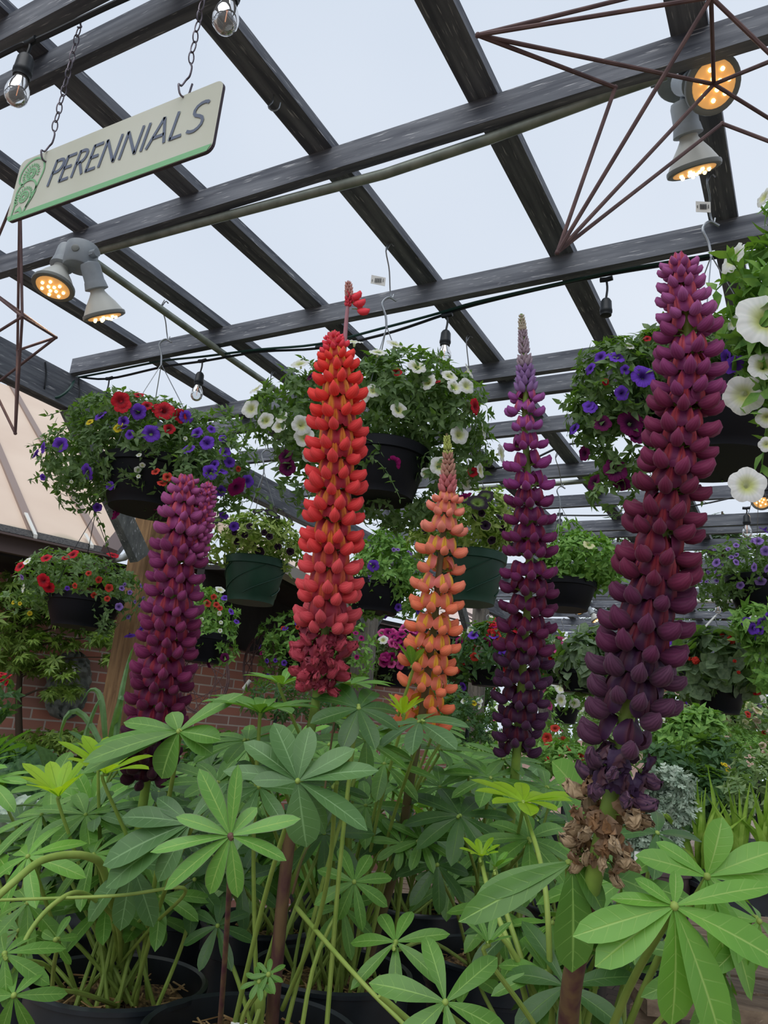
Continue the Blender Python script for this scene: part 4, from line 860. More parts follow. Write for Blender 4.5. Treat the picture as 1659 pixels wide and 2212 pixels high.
# --- orange
t3, c3p, rs = lupin('potted lupin with orange and yellow spike, in the pot behind the front one', (716, 2092), .112, 3)
bandsO = [(985, (176, 190, 96), (190, 200, 120), (0, 0, 0), (200, 208, 150), 'b'), (1030, (196, 158, 130), (186, 130, 126), (0, 0, 0), (216, 196, 160), 'b'), (1075, (208, 128, 128), (196, 110, 120), (0, 0, 0), (228, 180, 160), 'b'),
          (1170, (234, 138, 118), (242, 150, 130), (230, 134, 126), (238, 164, 100), 'f'), (1300, (236, 130, 102), (244, 142, 112), (228, 124, 120), (242, 198, 70), 'f'), (1480, (238, 124, 90), (246, 138, 102), (230, 120, 102), (242, 192, 62), 'f'), (1620, (228, 116, 80), (236, 128, 90), (224, 112, 86), (234, 176, 56), 'f')]
spike(t3, 'orange_lupin', [(965, 936, 1.04), (968, 1000, 1.04), (966, 1070, 1.04), (958, 1150, 1.04), (947, 1250, 1.04), (938, 1350, 1.04), (924, 1450, 1.04), (914, 1530, 1.04), (900, 1610, 1.045), (884, 1700, 1.05), (860, 1850, 1.06), (800, 2060, 1.08)],
      [(934, 8), (960, 12), (985, 16), (1030, 24), (1075, 32), (1110, 44), (1150, 54), (1250, 58), (1350, 62), (1480, 68), (1560, 66), (1600, 55)], bandsO, .0262, 25, .0065, SPB, k_per=7, gaps=[(1215, 1262, .45), (1500, 1620, .3)], label='orange flower spike with yellow centres and green bud tip')
leaves(t3, c3p, rs, [(535, 1600, .9, 135, 9, (-.1, .9, .3), .1, 'mid'), (560, 1700, .86, 120, 8, (-.2, .7, .6), 0, 'blue'),  (755, 1480, .9, 90, 9, (0, 1, .2), .3, 'light'), (610, 1480, .95, 90, 8, (-.1, 1, .2), .4, 'light'),(600, 1640, .95, 120, 8, (0, .8, .5), .1, 'mid'), (520, 1900, .98, 100, 7, (0, .6, .7), -.1, 'dark'), (870, 1545, 1.0, 60, 8, (0, 1, .1), .9, 'young', dict(wd=.12)), (905, 1560, .92, 120, 8, (-.3, .85, .3), -.05, 'blue', dict(wd=.17)), (950, 1620, 1.1, 90, 8, (.2, .9, .3), .3, 'mid'), (890, 1440, 1.02, 55, 7, (0, 1, .1), 1.1, 'light', dict(wd=.16)),
 (940, 1570, 1.08, 70, 8, (.2, .8, .3), .3, 'light'), (830, 1650, 1.02, 110, 8, (0, .8, .4), 0, 'mid'), (868, 1822, 1.0, 66, 8, (0, .6, .8), 0, 'mid'), (790, 1740, 1.05, 100, 8, (0, .7, .6), 0, 'mid'), (950, 1700, 1.1, 100, 8, (.1, .8, .4), .1, 'mid'),
 (700, 1640, 1.08, 100, 8, (0, .9, .3), .2, 'mid'), (740, 1960, .98, 90, 7, (0, .6, .8), -.3, 'mid')])
limp(t3, [(850, 2050), (885, 1760), (920, 1660), (955, 1600)], [1.08, 1.07, 1.06, 1.06], .003)
fill(t3, c3p, rs, 16, .15, .12, .34, .055, .075, ['mid', 'dark', 'light', 'mid'])
# --- middle purple
t4, c4p, rs = lupin('potted lupin with slender purple spike and pale tip, between the orange and the tallest one', (1065, 2062), .112, 4)
bandsM = [(720, (196, 186, 164), (186, 176, 160), (0, 0, 0), (208, 200, 180), 'b'), (800, (178, 162, 168), (160, 140, 160), (0, 0, 0), (190, 176, 180), 'b'), (860, (140, 106, 160), (154, 120, 172), (0, 0, 0), (180, 150, 190), 'b'),
          (960, (140, 68, 140), (154, 84, 152), (146, 66, 142), (196, 92, 120), 'f'), (1080, (126, 46, 112), (140, 58, 124), (130, 46, 116), (170, 66, 96), 'f'), (1250, (100, 32, 80), (114, 42, 92), (100, 32, 84), (140, 44, 70), 'f'), (1400, (84, 26, 64), (96, 34, 74), (84, 26, 66), (118, 34, 56), 'f'), (1660, (60, 28, 58), (74, 38, 70), (64, 28, 60), (92, 32, 50), 'f')]
spike(t4, 'plum_lupin', [(1126, 678, 1.05), (1132, 760, 1.05), (1136, 840, 1.05), (1134, 930, 1.05), (1142, 1050, 1.05), (1144, 1150, 1.05), (1142, 1280, 1.05), (1132, 1400, 1.05), (1124, 1520, 1.05), (1116, 1630, 1.055), (1108, 1720, 1.07), (1095, 1850, 1.1), (1078, 2040, 1.18)],
      [(674, 7), (700, 12), (760, 18), (820, 30), (870, 42), (940, 48), (1030, 52), (1120, 58), (1250, 64), (1400, 66), (1520, 64), (1640, 50)], bandsM, .0245, 35, .0072, SPG, k_per=8, gaps=[(860, 1070, .38), (1560, 1660, .3)], label='slender plum flower spike with pale unopened tip')
leaves(t4, c4p, rs, [(1130, 1733, .88, 115, 10, (.0, 1, .22), .34, 'young', dict(wd=.17, start=10)), (1142, 1812, .92, 120, 8, (0, .8, .55), -.05, 'mid', dict(wd=.17)), (994, 1762, 1.0, 118, 9, (0, .8, .55), -.1, 'dark', dict(wd=.16)), (1060, 1680, 1.05, 110, 8, (0, .85, .4), .05, 'mid'), (1180, 1700, 1.08, 100, 8, (0, .85, .4), .1, 'mid'),
 (910, 1815, 1.0, 70, 8, (0, .7, .7), 0, 'mid'), (1040, 1850, .85, 48, 8, (-.1, 1, .3), .7, 'young', dict(wd=.16)), (1070, 1875, .84, 45, 6, (.1, 1, .3), .9, 'light', dict(wd=.16)), (945, 1868, .98, 90, 8, (0, .6, .7), -.3, 'dark'), (1090, 1640, 1.1, 90, 8, (.1, .9, .3), .2, 'mid'), (1010, 1650, 1.15, 90, 8, (-.1, .9, .3), .2, 'light'),
 (855, 2035, .78, 110, 7, (-.2, .7, .6), -.1, 'mid'), (1080, 1960, .9, 110, 7, (0, .8, .5), -.2, 'mid')])
fill(t4, c4p, rs, 16, .15, .1, .32, .055, .08, ['mid', 'dark', 'blue', 'mid'])
# --- big maroon
t5, c5p, rs = lupin('potted lupin with tallest maroon spike at right, old brown florets at its base', (1225, 2420), .118, 5)
bandsB = [(700, (152, 76, 134), (166, 92, 146), (158, 72, 132), (204, 92, 108), 'f'), (860, (124, 48, 98), (138, 60, 110), (138, 56, 112), (190, 76, 88), 'f'), (1050, (114, 38, 74), (126, 48, 84), (118, 44, 88), (170, 62, 74), 'f'), (1280, (98, 30, 60), (110, 38, 68), (98, 32, 66), (140, 48, 60), 'f'),
          (1430, (82, 30, 62), (94, 40, 72), (74, 32, 66), (120, 44, 60), 'f'), (1610, (70, 36, 60), (88, 52, 76), (64, 34, 66), (80, 40, 58), 'f'), (1700, (62, 38, 64), (96, 66, 84), (60, 40, 70), (90, 60, 70), 'w'), (1860, (150, 128, 98), (182, 158, 126), (128, 102, 78), (160, 122, 86), 'x')]
spike(t5, 'maroon_lupin', [(1466, 556, .57), (1474, 640, .57), (1486, 720, .57), (1484, 840, .57), (1468, 950, .57), (1446, 1060, .57), (1424, 1180, .57), (1400, 1320, .57), (1378, 1440, .57), (1352, 1560, .57), (1334, 1660, .57), (1312, 1760, .572), (1290, 1860, .575), (1262, 1990, .59), (1235, 2130, .62), (1220, 2300, .68)],
      [(550, 26), (580, 44), (640, 56), (700, 66), (800, 74), (900, 78), (1050, 82), (1200, 88), (1350, 98), (1480, 104), (1560, 104), (1650, 94), (1780, 96), (1850, 80), (1868, 60)], bandsB, .0176, 45, .0076, SPG, k_per=8, gaps=[(540, 800, .12), (1540, 1700, .25), (1700, 1870, .2)], label='tall maroon flower spike turning violet and brown at its base')
m = M(); m.tube(curve([P(1272, 1945, .584), P(1255, 2030, .595), P(1235, 2130, .618), P(1220, 2300, .678)], 14), np.linspace(.0079, .0086, 14), 12); m.build('lower_stem', STEMP, t5)
leaves(t5, c5p, rs, [
  (1350, 1900, .75, 170, 8, (0, .8, .5), -.1, 'mid'), (1420, 1800, .8, 130, 8, (.2, .8, .4), 0, 'dark'),
 (1350, 2110, .75, 120, 8, (0, 1, .2), .7, 'mid'), (1120, 2000, .8, 130, 8, (0, .9, .3), -.2, 'dark'), (962, 2165, .60, 165, 6, (0, .6, .7), .0, 'mid', dict(wd=.15)), (1055, 2040, .66, 60, 7, (0, 1, .3), .8, 'mid'), (1550, 2080, .66, 160, 7, (.3, .6, .7), -.5, 'mid'), (1640, 1990, .66, 150, 6, (.4, .4, .8), -.5, 'light'),
 (1290, 1600, .9, 60, 4, (0, 1, 0), .9, 'light', dict(stalk=False)) if 0 else (1180, 2100, .72, 120, 7, (0, .8, .5), -.1, 'mid')])
sleaf(t5, c5p, rs, (1456, 1957), .54, 'light', [(1240, 1988, .2, .15), (1276, 2046, .25, .18), (1449, 2184, .3, .19), (1552, 2206, .3, .19), (1690, 2040, .2, .15), (1386, 1903, -.2, .2), (1476, 1894, -.4, .24), (1330, 1924, 0, .13), (1680, 1902, -.1, .11)], pr=.0028)
sleaf(t5, c5p, rs, (1527, 1893), .66, 'light', [(1574, 1778, -.1, .25), (1388, 1838, 0, .17), (1440, 1826, -.3, .17), (1690, 1818, 0, .17), (1700, 1872, .1, .14), (1512, 1975, .3, .25), (1562, 2072, .35, .18), (1640, 2125, .2, .16)], pr=.0028)
sleaf(t5, c5p, rs, (1235, 1862), .58, 'mid', [(1026, 1914, .1, .12), (992, 1945, .25, .12), (1231, 2067, .3, .21), (1304, 1945, .3, .27), (1448, 1920, 0, .13), (1290, 1850, -.5, .2)], pr=.0026)
sleaf(t5, c5p, rs, (1266, 1738), .66, 'light', [(1210, 1640, .1, .34)], stalk=False)
for pts, D in (([(1200, 2380), (1190, 2150), (1175, 1900), (1130, 1740)], [.74, .72, .75, .94]), ([(1190, 2380), (1120, 2100), (1060, 1940), (1040, 1860)], [.74, .74, .8, .85]), ([(1190, 2380), (1150, 2150), (1090, 1960), (1070, 1880)], [.74, .74, .8, .84]), ([(1200, 2380), (1160, 2160), (1110, 2060), (1080, 2020)], [.74, .74, .74, .74]),
                ([(1230, 2380), (1270, 2200), (1300, 2090), (1340, 2100)], [.74, .72, .72, .75]), ([(1210, 2380), (1030, 2290), (930, 2240), (820, 2150)], [.74, .68, .65, .64])): limp(t5, pts, D, .0033)
fill(t5, c5p, rs, 6, .12, .06, .2, .05, .07, ['mid', 'dark'])
# --- leaf-only lupins behind
for i, (x, y, l, cols, nn_, h1) in enumerate(((60, 2000, 'leafy lupin without flowers at the left edge behind the bent stalks', ['mid', 'dark', 'light'], 18, .30), (560, 1992, 'leafy lupin in the small pot behind the front pot', ['dark', 'mid'], 22, .36), (900, 1955, 'leafy lupin between the orange and the middle purple lupin', ['dark', 'mid', 'mid'], 26, .36),
        (390, 1930, 'leafy lupin behind the left purple lupin', ['mid', 'dark', 'blue'], 24, .34), (1230, 1960, 'leafy lupin behind the tallest maroon spike', ['dark', 'mid'], 20, .26), (720, 1900, 'leafy lupin behind the red spike stem', ['mid', 'dark', 'light'], 26, .44), (1060, 1860, 'leafy lupin at the back behind the plum spike', ['mid', 'dark'], 24, .30), (190, 1900, 'leafy lupin at the back behind the magenta spike', ['mid', 'dark'], 20, .26))):
    t, c, rs = lupin(l, (x, y), .095, 60+i, 50); fill(t, c, rs, nn_, .17, .08, h1, .05, .08, cols)

# ---- display bench under the lupins
bc = onz(560, 2050, BZ); t = thing('display_bench', 'weathered wooden slatted bench carrying the black lupin pots', 'bench', (bc[0], bc[1], 0))
o0 = V(-.42, .95, BZ-.012); bu = nrm(RGT); bv = -TOC
for k in range(13):
    m = M(); c_ = o0+bv*(k*.105-.62); m.bar(c_-bu*.9, c_+bu*1.15, .09, .022); m.build('slat', BENCH, t, False)
for sx_ in (-.75, .95):
    m = M(); m.bar(o0+bu*sx_-bv*.65-UPW*.055, o0+bu*sx_+bv*.68-UPW*.055, .045, .085); m.build('bearer', BENCH, t, False)
    for sv in (-.6, .62): m = M(); q = o0+bu*sx_+bv*sv; m.box((q[0], q[1], (BZ-.1)/2), (.08, .08, BZ-.1)); m.build('leg', BENCH, t, False)

# ================================================================== HANGING BASKETS
GBK = {}
def basket(label, x, y, D, potr, poth, blobs, n, L, leafm, flowers, hook=None, tpl=T_OV, potm=POTB, seed=0, pot=True, cat='hanging basket', wires=True, trail=0, flat=0, under=None, wirem=GALV, flat_f=None, sprig=4, group=None):
    """(x,y): pot rim centre in the photo, D its distance; hook = world point of the hook above"""
    rs = np.random.RandomState(seed); c = P(x, y, D); t = thing('hanging_basket', label, cat, c-UPW*poth, group)
    m = M(); m.lathe([(potr*.70, -poth), (potr*.73, -poth), (potr*.76, -poth*.86), (potr*.78, -poth*.84), (potr*.96, -.03), (potr*1.02, -.028), (potr*1.04, 0), (potr*1.0, .004), (potr*.96, -.01), (potr*.3, -.02)], c, n=36)
    if potm is POTG:
        for k in range(5):
            pts = []
            for q in np.linspace(0, 1, 14):
                a = k*1.257+q*2.0; rr = potr*lerp(.79, .965, q)+.001; pts.append(c+V(rr*math.cos(a), rr*math.sin(a), -poth*.84+q*(poth*.84-.03)))
            m.tube(pts, .0022, 5)
    m.build('pot', potm, t)
    bl = [blob(bx_, by_, bD, rx, ry, rz) for bx_, by_, bD, rx, ry, rz in blobs]
    m = M(); scatter(m, bl, n, L, rs, tpl, flat=flat, sprig=sprig)
    if trail:
        for k in range(trail):
            b_ = bl[rs.randint(len(bl))]; u = nrm(rs.normal(size=3)*V(1, 1, .4)); p0 = b_[0]+b_[1].T@(u*b_[2])*.9; d = nrm(b_[1].T@u+UPW*rs.normal()*.4); ln = (.05+.09*rs.rand()); pts = curve([p0, p0+d*ln*.5, p0+d*ln-UPW*ln*.25], 8); m.tube(pts, .0012, 4)
            for q in pts[1:]:
                for s in range(2): place(m, tpl, q, nrm(rs.normal(size=3)+d*.7), nrm(UPW+rs.normal(size=3)*.5), L*(.5+.5*rs.rand()))
    m.build('foliage', leafm, t)
    bl = [b_ for b_ in bl]
    cnt = 0
    for col, num, size, spec in flowers:
        me = ROSE[col[1:]] if col[0] == '*' else FLW[col]
        lst = spec if spec else [None]*num
        for q in lst:
            if cnt >= 100: break
            if q is None:
                b_ = bl[rs.randint(len(bl))]; u = nrm(rs.normal(size=3)+V(0, 1.0, .25)); pos = b_[0]+b_[1].T@(u*b_[2])*1.03
            else:
                d = ray(q[0], q[1]); best = None
                for b_ in bl:
                    oc = (b_[1]@(CAM-b_[0]))/b_[2]; dd = (b_[1]@d)/b_[2]; A_ = dd@dd; B_ = oc@dd; C_ = oc@oc-1.13; disc = B_*B_-A_*C_
                    if disc > 0:
                        tt = (-B_-math.sqrt(disc))/A_
                        if best is None or tt < best[0]: best = (tt, b_)
                if best is None:
                    b_ = min(bl, key=lambda z: np.linalg.norm(np.cross(nrm(d), z[0]-CAM)-0)); tt = np.dot(b_[0]-CAM, d)/np.dot(d, d)-.02
                else: tt, b_ = best
                pos = CAM+d*tt; u = b_[1]@(pos-b_[0])/b_[2]
            out = nrm(b_[1].T@(np.asarray(u)/b_[2])); dirn = nrm(out*.8+TOC*.35+UPW*.2+rs.normal(size=3)*.3)
            if q is not None and len(q) > 3: dirn = nrm(RGT*q[3][0]+UPW*q[3][1]+TOC*q[3][2])
            s = (q[2]*tt/F if (q is not None and len(q) > 2) else size*(.85+.3*rs.rand()))
            ob('flower', me, t, mw(frame(dirn, rs.normal(size=3)), pos+dirn*s*.3, s*1.15)); cnt += 1
    # hanger: three wires meeting at a hook, and the long wire up to the roof
    if wires:
        hp = hook if hook is not None else c+UPW*.42
        apex = V(c[0], c[1], c[2]+.34) if hook is None else lerp(c, V(hook[0], hook[1], hook[2]), min(.9, .36/max(.4, hp[2]-c[2])))
        m = M()
        for k in range(4 if hook is None else 3):
            a = .5+k*2.094; m.tube(curve([apex, lerp(apex, c, .55)+V(math.cos(a), math.sin(a), 0)*potr*.62, c+V(math.cos(a), math.sin(a), 0)*potr], 8), .0016, 5)
        m.build('hanger_wire', wirem, t)
        m = M(); s = .9; r_ = .0035 if wirem is GALV else .006
        m.tube(curve([apex-UPW*.005, apex+RGT*-.006+UPW*.035, apex+RGT*-.02+UPW*.075, apex+UPW*.098-RGT*.002, apex+UPW*.088+RGT*.022], 18), r_, 7); m.build('hanger_hook', wirem, t)
        if hook is not None:
            a_ = V(hook[0], hook[1], hook[2]); b2 = apex+UPW*.1
            w_ = M(); w_.tube(curve([a_, a_-UPW*.03-RGT*.006, lerp(a_, b2, .5), b2+UPW*.02, b2-UPW*.004+RGT*.008, b2+UPW*.01+RGT*.012], 20), .0022, 6)
            w_.tube(curve([a_-UPW*.03-RGT*.006, a_-UPW*.005+RGT*.006, a_-UPW*.012+RGT*.016], 6), .0022, 6)
            tag(w_.build('extension_wire', GALV), 'wire roof hook above the '+' '.join(label.split()[:9]), 'wire hook')
    return t
def vhook(x, y): p = onz(x, y, ZT); return p
hk = vhook(355, 648)
basket('hanging basket of purple and red petunias with trailing greens at upper left', 338, 1010, 2.72, .185, .16,
       [(320, 985, 2.72, 150, 105, 130), (190, 990, 2.7, 95, 95, 80), (450, 990, 2.7, 95, 105, 90), (300, 920, 2.72, 140, 50, 110), (140, 990, 2.7, 40, 50, 40), (500, 1050, 2.7, 40, 60, 40), (170, 1060, 2.72, 40, 40, 40), (400, 1080, 2.68, 60, 35, 40), (385, 1020, 2.56, 90, 70, 40)], 6800, .030, G1,
       [('red', 0, .06, [(262, 868, 36), (268, 882, 34), (300, 858, 20), (355, 893, 40), (385, 900, 30), (365, 930, 24), (318, 880, 22), (338, 886, 22)]),
        ('purple', 0, .05, [(222, 903, 28), (268, 912, 22), (302, 890, 32), (326, 940, 36), (197, 1017, 34), (133, 962, 30), (100, 968, 24), (82, 984, 22), (397, 903, 30), (428, 938, 24), (450, 960, 30), (410, 975, 26), (453, 1023, 32), (472, 1023, 32), (455, 930, 18), (480, 950, 18), (485, 980, 24), (495, 1000, 22), (475, 1060, 22), (532, 1040, 26), (505, 1135, 20), (485, 1110, 20), (240, 1050, 18), (283, 940, 20), (95, 1030, 14), (210, 1095, 18), (270, 925, 16), (465, 1005, 20)]),
        ('magenta', 0, .05, [(505, 1045, 42), (245, 1105, 30), (340, 1085, 28)]), ('coral', 0, .03, [(338, 1022, 18), (362, 1033, 20), (350, 1048, 20), (513, 1013, 12)]),
        ('white', 0, .02, [(318, 948, 16), (301, 985, 11), (308, 1003, 12), (297, 1013, 14), (400, 948, 9), (300, 1030, 9), (155, 1040, 8), (160, 1075, 8)]), ('yellow', 0, .02, [(196, 915, 16), (256, 928, 18), (260, 920, 14)])],
       hook=hk, seed=11, trail=26)
hk = vhook(840, 523)
basket('hanging basket of white petunias behind the red lupin', 828, 975, 2.3, .135, .15,
       [(800, 880, 2.32, 160, 90, 120), (640, 900, 2.28, 80, 100, 80), (950, 900, 2.32, 100, 90, 100), (880, 830, 2.32, 120, 60, 90), (655, 1020, 2.28, 55, 70, 50), (1000, 980, 2.32, 60, 70, 60), (850, 1100, 2.34, 90, 35, 60), (580, 890, 2.26, 35, 40, 30), (760, 960, 2.2, 70, 50, 30), (960, 990, 2.24, 60, 60, 30)], 7200, .030, G1,
       [('white', 0, .05, [(558, 847, 30, (-.5, .5, .5)), (546, 887, 38, (-.3, 0, 1)), (578, 912, 34, (-.3, 0, 1)), (606, 925, 30), (648, 920, 40), (658, 948, 40, (0, 0, 1)), (650, 795, 36, (-.2, .6, .7)), (815, 770, 34, (0, .6, .6)), (850, 752, 34, (.2, .6, .6)), (897, 800, 38, (.2, .4, .8)), (765, 748, 34, (0, .7, .5)), (805, 848, 30), (858, 890, 34, (.3, .1, 1)), (784, 860, 26), (930, 832, 36), (968, 820, 34, (.2, .4, .7)), (978, 842, 34, (.3, .3, .8)), (1005, 805, 32, (.8, .4, .4)), (1003, 838, 34, (.4, .1, .9)), (988, 943, 38, (.3, 0, 1)), (948, 1010, 40, (.1, 0, 1)), (918, 1022, 22, (.3, -.3, 1)), (1035, 932, 34, (.9, .2, .3)), (1073, 982, 38, (.9, .1, .5)), (1030, 1018, 32, (.8, .1, .5)), (1003, 1045, 26, (.6, -.2, .7)), (665, 985, 30), (612, 905, 26)]),
        ('red', 0, .04, [(858, 808, 20), (1018, 880, 34, (.8, 0, .6)), (944, 828, 16), (1020, 1022, 22)]), ('wine', 0, .05, [(624, 1010, 34, (-.2, -.3, 1)), (620, 990, 30, (-.4, .2, 1)), (673, 818, 20)]), ('magenta', 0, .05, [(849, 978, 36, (.1, .2, 1)), (849, 1000, 30, (.1, -.5, 1)), (1000, 1065, 32)])],
       hook=hk, seed=12, trail=34)
hk = vhook(1532, 372)
basket('large hanging basket of purple and white petunias behind the tall maroon lupin at right', 1545, 880, 1.92, .19, .15,
       [(1500, 800, 1.95, 150, 90, 130), (1330, 830, 1.9, 80, 95, 80), (1640, 790, 1.85, 90, 90, 90), (1350, 960, 1.9, 60, 90, 60), (1280, 900, 1.88, 45, 70, 40), (1640, 740, 1.75, 80, 70, 60), (1320, 1060, 1.9, 40, 45, 40)], 6400, .030, G1,
       [('purple', 0, .055, [(1385, 820, 48, (0, .1, 1)), (1330, 780, 34), (1280, 800, 26), (1340, 850, 30), (1275, 885, 28), (1245, 930, 26), (1300, 775, 26), (1320, 775, 24), (1580, 770, 40), (1560, 800, 30), (1272, 880, 24), (1350, 800, 20), (1600, 730, 20)]),
        ('wine', 0, .055, [(1355, 920, 56, (.2, 0, 1)), (1300, 920, 36, (-.2, .2, 1)), (1370, 950, 30), (1325, 1020, 48, (0, .1, 1)), (1290, 1045, 34, (-.8, .2, .4)), (1268, 980, 30, (-.8, -.2, .4)), (1345, 1040, 34)]), ('magenta', 0, .05, [(1595, 885, 36, (0, -.2, 1)), (1580, 875, 30), (1625, 660, 34), (1640, 680, 30)]),
        ('red', 0, .04, [(1398, 735, 16), (1310, 825, 14)]), ('white', 0, .04, [(1358, 752, 20)])], hook=hk, seed=13, trail=22)
# the nearer white petunias at the right edge belong to a basket hanging closer
basket('near hanging basket of white petunias cut by the right edge of the photo', 1930, 760, 1.05, .14, .13,
       [(1735, 700, 1.05, 110, 190, 110), (1660, 600, 1.06, 50, 90, 40), (1680, 820, 1.05, 70, 70, 50), (1640, 690, 1.06, 50, 50, 35), (1725, 480, 1.05, 40, 120, 40)], 1100, .032, G2,
       [('white', 0, .06, [(1598, 565, 62, (-.9, .15, .25)), (1645, 710, 118, (-.15, .1, 1)), (1645, 800, 60, (-.2, .1, 1)), (1610, 850, 76, (-.5, -.5, .6)), (1655, 900, 40, (-.3, -.5, .7)), (1610, 1052, 70, (-.25, -.1, 1)), (1660, 430, 40, (-.9, .2, .2)), (1655, 960, 30, (-.3, -.3, .7)), (1590, 700, 30, (-.9, 0, .4))]),
        ('purple', 0, .05, [(1580, 780, 44), (1600, 670, 20), (1655, 1140, 24)])], seed=14, trail=5, wires=False)
hk = vhook(590, 800)
basket('green pot basket of green edged dark petunias left of the red lupin', 553, 1212, 3.2, .127, .175,
       [(552, 1165, 3.2, 85, 40, 85), (480, 1185, 3.18, 38, 35, 40), (620, 1190, 3.2, 35, 40, 40), (560, 1140, 3.22, 60, 30, 50)], 2000, .032, G4,
       [('rim', 22, .04, [(513, 1170, 16), (540, 1140, 18), (562, 1190, 22), (530, 1158, 16), (600, 1180, 16), (582, 1160, 16), (628, 1190, 18), (505, 1150, 14), (545, 1175, 14), (570, 1150, 14)]), ('black', 0, .05, [(585, 1118, 34), (620, 1128, 28), (560, 1110, 26), (470, 1130, 26), (600, 1105, 24)])], hook=hk, potm=POTG, seed=15)
basket('green pot basket of green edged dark petunias right of the orange lupin', 1018, 1200, 2.85, .127, .18,
       [(1000, 1140, 2.85, 95, 55, 95), (920, 1160, 2.83, 35, 35, 35), (1060, 1110, 2.86, 45, 50, 45), (1070, 1170, 2.84, 25, 30, 25)], 2000, .034, G4,
       [('rim', 0, .04, [(1048, 1138, 24), (1060, 1165, 20), (1050, 1187, 24), (1075, 1120, 18), (920, 1150, 18), (925, 1170, 16), (1020, 1120, 18), (1085, 1140, 16), (1040, 1110, 16)]), ('black', 0, .05, [(1030, 1095, 44), (1050, 1080, 36), (1000, 1085, 30)])], hook=vhook(1012, 722), potm=POTG, seed=16)
basket('hanging basket of small red flowers on a black hook above the brick wall', 185, 1290, 3.3, .155, .13,
       [(170, 1255, 3.3, 120, 50, 110), (90, 1270, 3.3, 50, 40, 50), (240, 1290, 3.28, 60, 60, 60), (210, 1330, 3.24, 40, 50, 25), (40, 1300, 3.3, 40, 15, 30), (150, 1225, 3.32, 80, 30, 70)], 2500, .03, G1,
       [('red', 0, .04, [(102, 1210, 22), (160, 1202, 24), (48, 1227, 24), (98, 1252, 28), (108, 1265, 26), (242, 1205, 24), (148, 1318, 12), (140, 1208, 12)]), ('coral', 0, .02, [(192, 1240, 12), (212, 1252, 14), (164, 1265, 12), (203, 1284, 13), (236, 1270, 16), (232, 1294, 12), (149, 1311, 13), (114, 1305, 9)]),
        ('lilac', 0, .02, [(262, 1272, 12), (258, 1310, 16), (302, 1266, 10), (280, 1280, 10), (308, 1292, 9), (276, 1332, 10), (300, 1308, 8), (290, 1300, 8), (50, 1246, 12), (268, 1262, 8)]), ('white', 0, .03, [(62, 1215, 18), (56, 1270, 20)]), ('purple', 0, .04, [(280, 1368, 22), (303, 1354, 20), (146, 1270, 10)]), ('yellow', 0, .02, [(64, 1325, 10), (30, 1302, 8), (44, 1304, 8), (318, 1298, 8)])],
       hook=V(*P(208, 1090, 3.3)), seed=17, wirem=RUB)
basket('hanging basket behind the magenta lupin with small white and red flowers', 440, 1370, 3.9, .13, .14,
       [(455, 1350, 3.9, 55, 75, 60), (420, 1320, 3.9, 60, 50, 60), (480, 1390, 3.88, 30, 50, 30)], 1200, .035, G2,
       [('coral', 0, .03, [(446, 1305, 16), (467, 1308, 13), (475, 1315, 11), (462, 1290, 12)]), ('purple', 0, .03, [(486, 1295, 16), (497, 1323, 14), (510, 1345, 12)]), ('white', 0, .02, [(474, 1278, 20), (473, 1325, 10), (436, 1338, 8), (477, 1345, 8), (475, 1363, 9), (436, 1352, 6)]), ('wine', 0, .05, [(485, 1420, 18), (455, 1430, 22)])], seed=18, wires=False)
basket('hanging basket of small purple flowers left of the red lupin base', 655, 1400, 5.0, .16, .16, [(650, 1380, 5, 85, 50, 80), (620, 1420, 4.95, 55, 35, 50), (760, 1410, 5.0, 50, 60, 50)], 1300, .05, G2,
       [('purple', 0, .05, [(617, 1360, 13), (564, 1398, 10), (578, 1427, 10), (594, 1427, 9), (613, 1432, 12), (580, 1458, 8), (640, 1350, 10)]), ('coral', 0, .04, [(612, 1358, 10), (643, 1355, 10), (700, 1400, 10)]), ('magenta', 0, .04, [(568, 1412, 12), (768, 1370, 12), (780, 1380, 12), (770, 1420, 10)])], seed=19, wires=False)
basket('hanging basket of leafy purple petunias between the red and orange lupins', 815, 1260, 3.9, .15, .15, [(835, 1230, 3.9, 70, 65, 70), (800, 1290, 3.88, 45, 40, 40), (880, 1270, 3.9, 45, 60, 50), (840, 1170, 3.92, 30, 35, 30)], 2000, .042, G2,
       [('purple', 0, .05, [(808, 1222, 24), (815, 1306, 20), (862, 1312, 16), (785, 1310, 14), (900, 1320, 14), (830, 1330, 12)]), ('lilac', 0, .03, [(850, 1188, 9), (859, 1189, 9), (800, 1242, 10), (882, 1193, 7), (887, 1197, 7), (798, 1252, 8)])], hook=vhook(868, 985), seed=20)
basket('hanging basket of magenta and pink petunias in front of the brick wall', 850, 1440, 6.2, .16, .16, [(840, 1420, 6.2, 42, 55, 50), (880, 1400, 6.2, 30, 40, 40)], 700, .05, G1,
       [('magenta', 30, .07, None), ('pink', 16, .07, None), ('white', 3, .08, None)], seed=21, wires=False)
basket('basket of plain green leaves with one cream flower right of the plum lupin', 1222, 1258, 3.9, .15, .14, [(1250, 1210, 3.9, 75, 50, 80), (1210, 1230, 3.88, 40, 45, 40), (1300, 1240, 3.9, 35, 40, 40), (1228, 1165, 3.92, 25, 40, 25)], 1700, .05, G2,
       [('cream', 0, .06, [(1270, 1182, 24)])], hook=vhook(1203, 978), seed=22, flat=.3)
